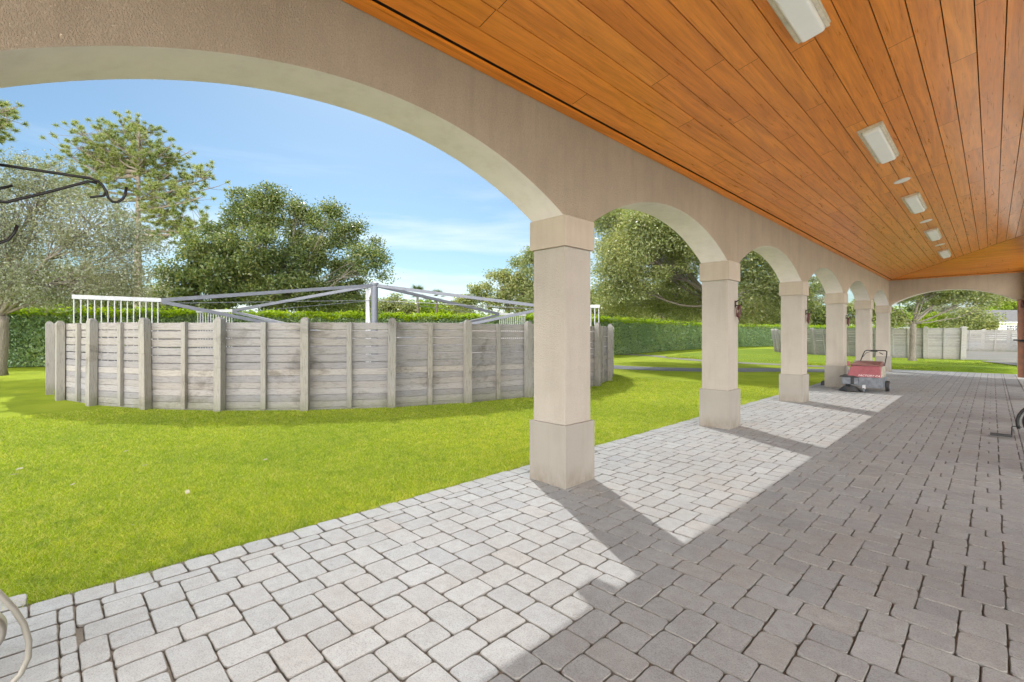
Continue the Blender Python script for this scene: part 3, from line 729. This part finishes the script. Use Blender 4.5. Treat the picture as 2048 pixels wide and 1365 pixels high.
# horse walker
wk = empty('horse_walker', FC, 'galvanised horse walker with centre pole, sloping arms and hanging barred dividers', 'horse walker')
b = MB(); b.lathe((FC.x, FC.y, 0), [(.26, 0), (.26, .3), (.14, .32), (.14, 3.62), (.17, 3.64), (.17, 3.72), (.10, 3.76)], 24); b.build('centre_pole', M['galv'], wk)
b = MB(); vdir = Vector((-.70, -.71, 0)); a = FC+vdir*.28
b.tube([FC+Vector((.0, -.17, 3.6)), FC+vdir*.12+Vector((0,0,3.45)), FC+vdir*.26+Vector((0,0,3.1)), FC+vdir*.26+Vector((0,0,2.9)), FC+vdir*.18+Vector((0,0,1.4)), FC+vdir*.15+Vector((0,0,.4))], .05, 8)
b.beam(FC+vdir*.30+Vector((0,0,3.5)), FC+vdir*.30+Vector((0,0,.3)), .10, .10); b.build('conduit', M['white_steel'], wk)
for ang in (267.5, 211, 91, 36):
    ri, ro, zr = 7.15, 9.2, 2.67
    tip = pol(FC, ri, ang)
    b = MB(); b.beam(pol(FC, .12, ang)+Vector((0,0,3.62)), tip+Vector((0,0,zr)), .11, .12); b.build('arm', M['galv'], wk)
    b = MB(); b.beam(pol(FC, .14, ang)+Vector((0,0,1.2)), tip+Vector((0,0,zr-.05)), .10, .11); b.build('brace', M['galv'], wk)
    b = MB(); b.beam(tip+Vector((0,0,zr)), pol(FC, ro, ang)+Vector((0,0,zr)), .11, .12); dv = b.build('divider_rail', M['white_steel'], wk)
    b = MB()
    for k in range(14):
        p = pol(FC, ri+.08+(ro-ri-.12)*k/13, ang); b.beam(p+Vector((0,0,zr-.06)), p+Vector((0,0,.75)), .026, .026)
    b.beam(pol(FC, ri+.05, ang)+Vector((0,0,.75)), pol(FC, ro, ang)+Vector((0,0,.75)), .04, .05); b.build('divider_bars', M['white_steel'], dv)
    b = MB(); b.tube([tip+Vector((0,0,zr-.1)), pol(FC, .16, ang)+Vector((0,0,3.0))], .010, 5); b.build('cable', M['galv'], wk)

# ------------------------------------------------------------------ far round pen with flared walls
PC = Vector((-.39, 46.45, 0)); PR = 10.7; PN = 40
pe = empty('round_pen', PC, 'pale flared board round pen far beyond the arcade, open beside its right end post', 'pen')
for i in range(PN):
    a = -78.2+i*360/PN; a2 = a+360/PN
    mid = (a+a2)/2; m180 = (mid+180) % 360-180
    if -78 < m180 < -42: 
        continue
    u = pol(Vector((0,0,0)), 1, mid); ln = u*.15
    b = MB(); post_mesh(b, pol(PC, PR+.08, a2 if m180 < -42 else a2), a2, .24, 2.12, pol(Vector((0,0,0)), 1, a2)*.15); b.build('post', M['pen'], pe)
    b = MB(); p, q = pol(PC, PR, a), pol(PC, PR, a2)
    board_bay(b, p, q+(q-p)*.02, 1.98, u, ln); b.build('board_panel', M['pen'], pe)
    b = MB(); c = (p+q)/2+u*.05; b.beam((c.x, c.y, 0), (c.x+ln.x*2, c.y+ln.y*2, 1.97), .10, .08)
    c = (p+q)/2-u*.05; b.beam((c.x, c.y, 0), (c.x+ln.x*2, c.y+ln.y*2, 1.97), .10, .06); b.build('batten', M['pen'], pe)
b = MB(); post_mesh(b, pol(PC, PR+.08, -78.2), -78.2, .26, 2.12, pol(Vector((0,0,0)), 1, -78.2)*.04); b.build('post', M['pen'], pe)

# ------------------------------------------------------------------ foliage
def rand_unit(n):
    v = RNG.normal(size=(n, 3)); return v/np.linalg.norm(v, axis=1)[:, None]
def cards(C, s, flat=.0):
    n = len(C); a = rand_unit(n); a[:, 2] *= (1-flat); a /= np.linalg.norm(a, axis=1)[:, None]
    b = rand_unit(n); b -= a*(a*b).sum(1)[:, None]; b /= np.linalg.norm(b, axis=1)[:, None]
    s = s*RNG.uniform(.6, 1.35, n); l = a*s[:, None]*.5; w = b*s[:, None]*.27
    c3 = np.cross(a, b)*s[:, None]*.07
    V = np.empty((n, 4, 3)); V[:, 0] = C-l; V[:, 1] = C-w*1.0-l*.05+c3; V[:, 2] = C+l; V[:, 3] = C+w*1.0-l*.05+c3
    return V.reshape(-1, 3)
def curve(p, q, sag=.0, wob=.1, n=6):
    p, q = Vector(p), Vector(q); l = (q-p).length; P = []
    w1 = Vector(rand_unit(1)[0])*wob*l
    for i in range(n+1):
        t = i/n; P.append(p.lerp(q, t)+Vector((0,0,1))*sag*l*math.sin(math.pi*t)+w1*math.sin(math.pi*t)*(1-t*.3)+Vector(rand_unit(1)[0])*wob*.18*l*(t*(1-t))*2)
    return P
def pblob(px, py, rx, ry, Z, dz=0, depth=.8):
    x, y = at(px, Z+dz); k = (Z+dz)/F
    return (x, y, zat(py, Z+dz), rx*k, rx*k*depth, ry*k)
def tree(name, label, base, trunk_r, fork_z, blobs, leaf, bk, nleaf, lsize, clump=.55, nclump=14, lean=(0,0), group=None, cat='tree', limbs=True, density=.75, twigs=True):
    x, y = base; root = empty(name, (x, y, 0), label, cat, group)
    t = MB(); fk = Vector((x+lean[0], y+lean[1], fork_z)); r0 = trunk_r
    P = curve((x, y, -.05), fk, 0, .03, 7)
    t.tube(P, [r0*1.45]+[r0*(1.12-.28*i/7) for i in range(1, 8)], 14)
    vol = np.array([max(.01, (b[3]*b[4]*b[5])**(2/3)) for b in blobs]); wgt = vol/vol.sum()
    Cs = []
    for b, w in zip(blobs, wgt):
        c = Vector(b[:3])
        src = fk
        if limbs:
            lp = curve(src, c, -.02, .10, 7); rr = max(r0*.5*min(1, (w*4)**.5), .05*r0**.5)
            t.tube(lp, [rr*(1-.72*i/7) for i in range(8)], 8)
        k = max(5, int(nclump*w*len(blobs)))
        u = rand_unit(k); rad = RNG.uniform(.45, 1.0, k)**.6
        cc = np.array(b[:3])+u*rad[:, None]*np.array(b[3:6])
        cc = cc[cc[:, 2] > .5]
        if twigs:
            for q in cc:
                st = lp[random.choice((4, 5, 6, 7))] if limbs else c
                t.tube(curve(st, q, 0, .10, 4), [rr*.26*(1-.7*i/4) for i in range(5)], 5, cap=False)
        m = int(nleaf*w/max(1, len(cc)))
        for q in cc:
            cs = clump*random.uniform(.6, 1.25)
            Cs.append(q+np.clip(RNG.normal(size=(m, 3)), -1.7, 1.7)*np.array([cs, cs, cs*.62])*density)
    t.build('trunk', bk, root, smooth=True)
    C = np.concatenate(Cs); C = C[C[:, 2] > .25]
    raw_mesh('crown', cards(C, np.full(len(C), lsize)), 4, leaf, root)
    return root
Z = 18.7
tree('live_oak', 'spreading live oak with fine grey-green leaves and a pale leaning trunk at the left edge', at(-10, Z), .27, zat(632, Z),
     [pblob(*q, Z) for q in [(60, 430, 85, 85), (185, 455, 95, 75), (265, 500, 62, 60), (150, 560, 120, 45), (20, 520, 75, 70), (-80, 470, 110, 110), (-90, 580, 90, 40), (235, 570, 70, 38), (90, 360, 70, 45), (40, 600, 60, 20)]],
     M['oak_leaf'], M['bark'], 70000, .085, .5, 46, lean=(.25, .15))
Z = 36
tree('leafy_tree', 'tall dense dark green broadleaf tree behind the hedge, left of the walker pole', at(545, Z), .38, zat(600, Z),
     [pblob(*q, Z, random.uniform(-2.5, 2.5)) for q in [(525, 430, 50, 42), (548, 392, 26, 24), (478, 402, 20, 22), (612, 455, 42, 38), (655, 432, 24, 26), (600, 412, 18, 18), (690, 478, 28, 32), (712, 452, 15, 18), (735, 515, 28, 26), (505, 500, 62, 50), (590, 530, 62, 46), (690, 555, 46, 38), (560, 585, 110, 36), (650, 598, 95, 30), (440, 510, 36, 34), (425, 462, 22, 22), (470, 440, 22, 26), (752, 494, 14, 15), (765, 538, 10, 18), (770, 520, 7, 9), (640, 500, 34, 30), (480, 560, 55, 34)]],
     M['dark_leaf'], M['bark'], 115000, .18, .50, 32, density=.85)
tree('leafy_tree', 'smaller dark broadleaf tree filling the gap between the pine trunk and the tall dense tree', at(400, 33), .2, zat(610, 33),
     [pblob(*q, 33) for q in [(395, 500, 42, 34), (365, 560, 48, 40), (430, 560, 48, 45), (400, 600, 70, 28), (330, 600, 40, 25)]], M['dark_leaf'], M['dark_bark'], 20000, .22, .55, 16)
# olive oak behind the second column
Z = 26.5
tree('live_oak', 'broad olive-green oak with drooping pale limbs, trunk hidden behind the second column', at(1432, Z), .42, zat(610, Z),
     [pblob(*q, Z, random.uniform(-4.5, 3.0)) for q in [(1290, 510, 85, 65), (1245, 560, 55, 45), (1225, 470, 50, 45), (1345, 490, 80, 70), (1420, 440, 110, 80), (1500, 500, 75, 50), (1540, 560, 60, 40), (1350, 590, 70, 32), (1265, 612, 70, 22), (1570, 610, 45, 22), (1600, 500, 80, 55), (1330, 420, 90, 60), (1480, 400, 120, 70), (1500, 625, 60, 16), (1390, 622, 50, 16), (1235, 430, 55, 45)]]+[(-6.4, 17.4, 7.8, 1.3, 1.2, .7)],
     M['olive_leaf'], M['bark'], 240000, .115, .62, 32)
tree('olive_tree', 'rounded olive-green tree rising just left of the first column behind the hedge', at(1015, 52), .35, zat(620, 52),
     [pblob(*q, 52) for q in [(1000, 575, 36, 34), (1040, 545, 32, 38), (965, 600, 34, 28), (1095, 530, 50, 50), (1050, 600, 60, 32), (925, 612, 24, 18), (1130, 590, 50, 40)]], M['olive_leaf'], M['bark'], 30000, .25, .7, 18)
# tree in the far arch
Z = 27.2
tree('young_oak', 'young oak with forked trunk on the bright grass bank, seen through the far arch', at(1824, Z), .17, zat(648, Z),
     [pblob(*q, Z, random.uniform(-.8, .8)) for q in [(1795, 588, 30, 18), (1850, 585, 42, 18), (1900, 592, 38, 15), (1945, 600, 34, 12), (1985, 600, 26, 9), (1765, 615, 30, 22), (1830, 565, 70, 26), (1900, 568, 70, 24), (1780, 640, 24, 10), (1760, 575, 45, 25), (1960, 580, 40, 14)]],
     M['olive_leaf'], M['bark'], 26000, .13, .34, 18, lean=(.05, 0))

# tall pine
def pine(base, top_z, label, ends, group=None, r0=.36, ntuft=26):
    x, y = base; root = empty('pine_tree', (x, y, 0), label, 'tree', group); t = MB()
    T = Vector((x, y, top_z)); P = curve((x, y, 0), T, 0, .012, 10); t.tube(P, [r0*(1.15-.95*i/10) for i in range(11)], 12)
    tufts = []
    for (sz, e) in ends:
        s_ = P[0].lerp(T, min(.99, max(0, sz/top_z))); e = Vector(e); l = (e-s_).length
        c = curve(s_, e, -.06, .05, 8); rr = .05+.012*l
        t.tube(c, [rr*(1-.8*i/8) for i in range(9)], 6)
        for k in range(int(ntuft*max(.6, l/5))):
            u = random.uniform(.35, 1); q = c[min(8, int(u*8))]
            w = q+Vector((random.gauss(0, .5), random.gauss(0, .5), random.gauss(.25, .35)))*(1.0+.06*l)
            t.tube([q, (q+w)/2+Vector((0,0,-.05)), w], [.03, .022, .014], 4, cap=False); tufts.append(w)
    t.build('trunk', M['pine_bark'], root, smooth=True)
    Cn = np.array([tuple(w) for w in tufts]); n = 80; C = np.repeat(Cn, n, 0); N = len(C)
    d = rand_unit(N); d[:, 2] = d[:, 2]*.8+.25; d /= np.linalg.norm(d, axis=1)[:, None]; L_ = RNG.uniform(.24, .48, N)[:, None]
    w = np.cross(d, rand_unit(N)); w /= np.linalg.norm(w, axis=1)[:, None]
    V = np.empty((N, 3, 3)); V[:, 0] = C+d*.04+w*.024; V[:, 1] = C+d*.04-w*.024; V[:, 2] = C+d*L_
    raw_mesh('crown', V.reshape(-1, 3), 3, M['needle'], root); return root
Z = 45; bx, by = at(278, Z); ends = []
for px, py, spy in [(150, 262, 330), (180, 250, 315), (205, 262, 320), (240, 243, 300), (265, 240, 290), (300, 250, 300), (325, 275, 320), (345, 288, 335), (385, 300, 350), (365, 320, 350), (425, 340, 380), (440, 372, 400), (405, 395, 420), (345, 345, 370), (140, 285, 345), (170, 300, 345), (200, 318, 360), (125, 300, 350), (165, 345, 385), (215, 350, 390), (320, 375, 400), (375, 430, 440), (330, 430, 440), (400, 455, 460), (230, 420, 440), (430, 350, 400), (300, 300, 330), (250, 290, 330), (225, 300, 340), (280, 270, 300), (350, 400, 420), (310, 330, 350), (255, 330, 350), (425, 440, 470), (350, 470, 480), (300, 470, 480), (60, 345, 400), (95, 330, 390)]:
    dz = random.uniform(-4, 4); x, y = at(px, Z+dz); ends.append((zat(spy, Z), (x, y, zat(py, Z+dz))))
pine((bx, by), zat(243, Z), 'tall pine with open tufted crown rising above the live oak on the left', ends)
bx, by = at(-120, 38); ends = []
for px, py, spy in [(20, 210, 260), (30, 235, 270), (10, 255, 300), (35, 215, 250), (-20, 190, 230), (-80, 150, 200), (-200, 180, 230), (-220, 260, 300), (-60, 250, 300), (-180, 320, 360), (0, 200, 260), (15, 245, 280)]:
    dz = random.uniform(-2, 2); x, y = at(px, 38+dz); ends.append((zat(spy, 38), (x, y, zat(py, 38+dz))))
pine((bx, by), zat(120, 38), 'pine tree with only its branch tips showing at the upper left edge under the arch', ends)

# background trees, each with crown and trunk
gl = 'trees beyond the hedge'
def bgtree(px, top, w, Z, leaf, label, n=9000, ls=.34, low=652, name='background_tree'):
    h = (low-top)/2; c = (low+top)/2
    bl = [pblob(px, c+h*.25, w, h*.75, Z), pblob(px-w*.35, c-h*.2, w*.55, h*.6, Z, 1), pblob(px+w*.4, c-h*.1, w*.55, h*.65, Z, -1), pblob(px+w*.05, c-h*.5, w*.4, h*.5, Z)]
    tree(name, label, at(px, Z), .25, zat(655, Z)*1.0+.6, bl, leaf, M['dark_bark'], n, ls, .8, 12, group=gl)
bgtree(110, 520, 90, 50, M['dark_leaf'], 'dark tree behind the live oak, above the hedge at far left')
bgtree(215, 560, 70, 48, M['dark_leaf'], 'dark tree behind the hedge, left of the pine trunk')
bgtree(330, 570, 45, 62, M['olive_leaf'], 'olive tree far behind the hedge, just right of the pine trunk')
bgtree(790, 592, 40, 66, M['olive_leaf'], 'low olive bush-like tree just right of the walker pole')
bgtree(850, 602, 55, 70, M['bright_leaf'], 'low bright green tree between the two palms')
bgtree(905, 600, 45, 72, M['olive_leaf'], 'low olive tree between the right palm and the rounded olive tree')
bgtree(1215, 560, 60, 62, M['dark_leaf'], 'dark tree behind the hedge just right of the first column')
bgtree(1325, 540, 80, 68, M['olive_leaf'], 'olive tree behind the hedge midway between first and second columns')
bgtree(1500, 560, 60, 78, M['olive_leaf'], 'olive tree behind the hedge between second and third columns', 9000, .38)
bgtree(1575, 540, 60, 84, M['dark_leaf'], 'dark tree behind the third column', 9000, .4)
bgtree(1640, 605, 36, 90, M['dark_leaf'], 'dark tree seen between third and fourth columns', 8000, .4)
bgtree(1635, 530, 50, 100, M['oak_leaf'], 'tall grey-green tree rising between third and fourth columns', 8000, .4)
bgtree(1715, 600, 30, 92, M['olive_leaf'], 'olive tree seen between fourth and fifth columns', 6000, .4)
bgtree(1780, 618, 30, 80, M['bright_leaf'], 'yellow-green tree left of the young oak trunk in the far arch', 8000, .34)
bgtree(1880, 628, 42, 62, M['bright_leaf'], 'yellow-green rounded shrub right of the young oak trunk, behind the pen', 9000, .26, 668)
bgtree(1945, 622, 44, 58, M['olive_leaf'], 'broad green layered shrub in front of the grey-roofed house', 14000, .24, 668)
bgtree(1910, 608, 60, 95, M['oak_leaf'], 'hazy grey-green tree behind the layered shrub', 8000, .42)
bgtree(2010, 592, 45, 100, M['bright_leaf'], 'green treetop rising behind the grey roof of the house', 9000, .4)
bgtree(1850, 600, 50, 105, M['dark_leaf'], 'dark tree far behind the young oak', 7000, .42)
for px_, top_, lf_, wh in ((1205, 612, 'olive_leaf', 'left of the olive oak crown'), (1275, 606, 'dark_leaf', 'under the left limbs of the olive oak'), (1345, 610, 'olive_leaf', 'under the middle limbs of the olive oak'), (1405, 612, 'dark_leaf', 'just left of the second column'), (1500, 610, 'dark_leaf', 'just right of the second column'), (1550, 606, 'olive_leaf', 'just left of the third column')):
    bgtree(px_, top_, 55, 88, M[lf_], 'low distant tree above the hedge top, ' + wh, 6000, .45, 662)
bgtree(730, 598, 50, 75, M['dark_leaf'], 'low dark tree behind the walker pole', 8000, .4, 660)
def palm(px, top, Z, label):
    x, y = at(px, Z); zt = zat(top+14, Z); root = empty('palm_tree', (x, y, 0), label, 'palm', 'palms beyond the hedge')
    b = MB(); b.tube(curve((x, y, 0), (x, y, zt), 0, .02, 6), [.2, .18, .16, .15, .15, .15, .16], 10); b.build('trunk', M['dark_bark'], root, smooth=True)
    V = []
    for k in range(34):
        a = random.uniform(0, 6.283); el = random.uniform(-.5, 1.3); d = Vector((math.cos(a)*math.cos(el), math.sin(a)*math.cos(el), math.sin(el))); s = Vector((-math.sin(a), math.cos(a), 0)); Ln = random.uniform(1.3, 1.9)
        for j in range(16):
            u = (j/15-.5)*1.9; dd = (d*math.cos(u)+s*math.sin(u)); o_ = Vector((x, y, zt))+d*Ln*.45
            tipp = o_+dd*Ln*.6*math.cos(u*.5)-Vector((0,0,.18)); pp = s.cross(d)*.0+s*.035
            V += [tuple(o_-pp), tuple(o_+pp), tuple(tipp)]
    raw_mesh('crown', np.array(V), 3, M['palm'], root)
palm(835, 574, 62, 'left palm with fan fronds above the hedge, right of the walker pole')
palm(873, 584, 64, 'right palm with fan fronds above the hedge, right of the walker pole')

# ------------------------------------------------------------------ clipped hedge
HP = [(-38, -24), (-33.5, -15), (-31.05, -7.8), (-30.0, -4.4), (-26.9, 1.1), (-25.8, 4.9), (-24.2, 9.2), (-22.0, 13.9), (-18.9, 19.2), (-17.3, 25.6), (-17.5, 30.0), (-18.8, 38.9), (-19.2, 46.6), (-19.4, 60.0), (-14.4, 75.8), (-8, 88)]
hd = empty('hedge', (-22, 13.9, 0), 'long tall clipped hedge with yellow-green new growth along its top, behind the walker', 'hedge')
HH, HW = 2.78, 1.4
b = MB(); P = [Vector((x, y, 0)) for x, y in HP]
nrm = []
for i in range(len(P)):
    d = (P[min(i+1, len(P)-1)]-P[max(i-1, 0)]).normalized(); nrm.append(Vector((d.y, -d.x, 0)))
for i in range(len(P)-1):
    a, c = P[i], P[i+1]; na, nc = nrm[i]*-1, nrm[i+1]*-1
    f0, f1 = a-nrm[i]*-.0, c; w0, w1 = a+na*(HW-.16), c+nc*(HW-.16); a_, c_ = a+na*.16, c+nc*.16
    b.face([(*a_[:2], 0), (*c_[:2], 0), (*c_[:2], HH-.2), (*a_[:2], HH-.2)]); b.face([(*a_[:2], HH-.2), (*c_[:2], HH-.2), (*w1[:2], HH-.2), (*w0[:2], HH-.2)]); b.face([(*w1[:2], 0), (*w0[:2], 0), (*w0[:2], HH-.2), (*w1[:2], HH-.2)])
b.build('branches', M['hedge_core'], hd)
fc, tp = [], []
for i in range(1, len(P)-1):
    a, c = P[i], P[i+1]; l = (c-a).length; far = ((a+c)/2-Vector((CX, CY, 0))).length; dens = 420*min(1, (30/far)**1.2)
    m = int(l*HH*dens*1.25); u = RNG.uniform(0, 1, m); z = RNG.uniform(.03, HH, m); dpt = np.abs(RNG.normal(0, .11, m))-.02
    base = np.array(a)+np.outer(u, np.array(c-a)); nn = np.array(nrm[i]*-1)[None]*(1-u[:, None])+np.array(nrm[i+1]*-1)[None]*u[:, None]
    q = base+nn*(dpt-.06*np.sin(z*1.7+u*l*2))[:, None]; q[:, 2] = z; fc.append(q)
    m = int(l*HW*dens*1.5); u = RNG.uniform(0, 1, m); base = np.array(a)+np.outer(u, np.array(c-a)); nn = np.array(nrm[i]*-1)[None]*(1-u[:, None])+np.array(nrm[i+1]*-1)[None]*u[:, None]
    q = base+nn*(RNG.uniform(-.12, HW, m))[:, None]; q[:, 2] = HH-.12+np.abs(RNG.normal(0, .13, m))+.05*np.sin(u*l*3.1)-.18*RNG.uniform(0, 1, m)**2; tp.append(q)
C = np.concatenate(fc); raw_mesh('foliage', cards(C, np.full(len(C), .15)), 4, M['hedge_leaf'], hd)
C = np.concatenate(tp); raw_mesh('new_growth', cards(C, np.full(len(C), .17)), 4, M['hedge_top'], hd)

# ------------------------------------------------------------------ house beyond the pen
Z = 62; hx0, hy0 = at(1972, Z); e = empty('house', (hx0, hy0, 0), 'white house with grey hipped shingle roof behind the pen at far right', 'house')
p0 = Vector((hx0, hy0, 0)); right = Vector((cY, sY, 0)); dep = Vector((-sY, cY, 0))
k = Z/F
def hp_(u, v, z): q = p0+right*u+dep*v; return (q.x, q.y, z)
zw = zat(645, Z); zr = zat(617, Z)
b = MB(); u0, u1 = 0.4, 14
lo4 = [hp_(u0, 0, 0), hp_(u1, 0, 0), hp_(u1, 9, 0), hp_(u0, 9, 0)]; hi4 = [hp_(u0, 0, zw), hp_(u1, 0, zw), hp_(u1, 9, zw), hp_(u0, 9, zw)]
hexa(b, lo4, hi4); b.build('wall', M['white'], e)
b = MB(); hexa(b, [hp_(-2.1, .9, 0), hp_(.35, .9, 0), hp_(.35, 8, 0), hp_(-2.1, 8, 0)], [hp_(-2.1, .9, zw), hp_(.35, .9, zw), hp_(.35, 8, zw), hp_(-2.1, 8, zw)]); b.build('porch_wall', M['dust_side'], e)
b = MB(); A = [hp_(-2.6, -.7, zw), hp_(u1+.7, -.7, zw), hp_(u1+.7, 9.7, zw), hp_(-2.6, 9.7, zw)]; r1, r2 = hp_(.6, 4.5, zr), hp_(u1-3, 4.5, zr)
b.face([A[0], A[1], r2, r1]); b.face([A[1], A[2], r2]); b.face([A[2], A[3], r1, r2]); b.face([A[3], A[0], r1]); b.face(A[::-1]); b.build('roof', M['roof'], e)
b = MB(); b.beam(hp_(-2.6, -.72, zw-.06), hp_(u1, -.72, zw-.06), .06, .16); b.build('fascia', M['white'], e)
for px in (2014, 2021.5, 2031, 2038):
    u = (px-1972)*k; b = MB(); q = hp_(u+.2, -.02, zat(656, Z)); b.box(q, (.44, .05, .56), R(YAW)); w = b.build('window', M['glass'], e)
    b = MB(); b.beam(hp_(u+.2, -.06, zat(656, Z)-.3), hp_(u+.2, -.06, zat(656, Z)+.3), .05, .04); b.beam(hp_(u-.04, -.06, zat(656, Z)), hp_(u+.44, -.06, zat(656, Z)), .04, .05); b.build('muntin', M['white'], w)

# ------------------------------------------------------------------ grass blades and fallen leaves
def blades(n, xr, yr, hgt, wid, keep, z0=-.035, far=None):
    x = RNG.uniform(*xr, n); y = RNG.uniform(*yr, n); m = keep(x, y); x, y = x[m], y[m]
    N = len(x); a = RNG.uniform(0, 6.283, N); h = hgt*RNG.uniform(.6, 1.3, N); ln = RNG.normal(0, .85, (N, 2))*h[:, None]
    d = np.hypot(x-CX, y-CY); w = wid*np.clip(d/4, .7, 3)
    V = np.empty((N, 3, 3)); V[:, 0] = np.c_[x-np.cos(a)*w, y-np.sin(a)*w, np.full(N, z0)]; V[:, 1] = np.c_[x+np.cos(a)*w, y+np.sin(a)*w, np.full(N, z0)]
    V[:, 2] = np.c_[x+ln[:, 0], y+ln[:, 1], z0+h]; return V.reshape(-1, 3)
def seen(x, y):
    dx, dy = x-CX, y-CY; Zc = dy*cY-dx*sY; Xc = dy*sY+dx*cY
    return (Zc > .8) & (np.abs(Xc/np.maximum(Zc, .1)) < 1.2)
near = lambda x, y: seen(x, y) & (x < -.93+.03*np.sin(y*5.1)+.02*np.sin(y*13)+.02*np.sin(y*37)) & (RNG.uniform(0, 1, len(x)) < np.clip((4.6/np.hypot(x-CX, y-CY))**1.6, .05, 1)) & (np.hypot(x-FC.x, y-FC.y) > FR+.05)
V = np.concatenate([blades(1900000, (-10.5, -.86), (-6.5, 12), .030, .0022, near),
                    blades(9000, (-1.02, -.86), (-4.5, 13), .055, .0026, lambda x, y: seen(x, y) & (x < -.885+.03*np.sin(y*7)))])
g = raw_mesh('grass', V, 3, M['blade']); tag(g, 'short bright green turf growing beside the paved arcade', 'grass', kind='stuff')
V = blades(90000, (-13, 6), (24.4, 34), .10, .006, lambda x, y: (y > 25.0+.16*np.abs(x+1)*(x < -4)), -.01)
g = raw_mesh('bank_grass', V, 3, M['blade']); tag(g, 'taller bright grass on the bank in front of the far pen', 'grass', kind='stuff')

lf0 = None
LP = [(-4.97, -4.05, .16, 'upper of the two pale dry leaves near the left edge of the lawn'), (-4.70, -4.08, .13, 'lower of the two pale dry leaves near the left edge of the lawn'), (-3.76, -3.62, .08, 'tiny pale dry leaf on the lawn between the left pair and the middle leaves'),
      (-4.14, -2.97, .10, 'pale dry leaf lying flat in the left middle of the lawn'), (-2.62, -2.80, .13, 'curled upright dry leaf closest to the pavers on the left lawn'), (-3.39, -1.84, .11, 'pale dry leaf lying alone left of the first column'),
      (-2.49, 6.37, .14, 'pale dry leaf on the lawn between the first and second columns'), (-5.2, -3.05, .09, 'small pale leaf near the fence shadow on the left lawn'), (-1.95, -3.3, .05, 'tiny brown leaf scrap near the left paver edge')]
for i, (x, y, s, lb) in enumerate(LP):
    if lf0 is None:
        b = MB(); b.face([(-.5, 0, .03), (-.2, -.2, .0), (0, 0, .02)]); b.face([(-.2, -.2, 0), (.15, -.26, .08), (0, 0, .02)]); b.face([(.15, -.26, .08), (.5, 0, .10), (0, 0, .02)]); b.face([(.5, 0, .10), (.2, .22, .16), (0, 0, .02)]); b.face([(.2, .22, .16), (-.2, .2, .1), (0, 0, .02)]); b.face([(-.2, .2, .1), (-.5, 0, .03), (0, 0, .02)])
        lf0 = b.build('fallen_leaf', M['dry']); o = lf0
    else: o = lf0.copy(); COL.objects.link(o)
    o.location = (x, y, .004); o.scale = (s*.7, s*.7, s*.7); o.rotation_euler = (random.uniform(-.2, .2)+(.9 if 'curled' in lb else 0), random.uniform(-.2, .2), random.uniform(0, 6))
    tag(o, lb, 'leaf', 'dry leaves lying on the lawn')
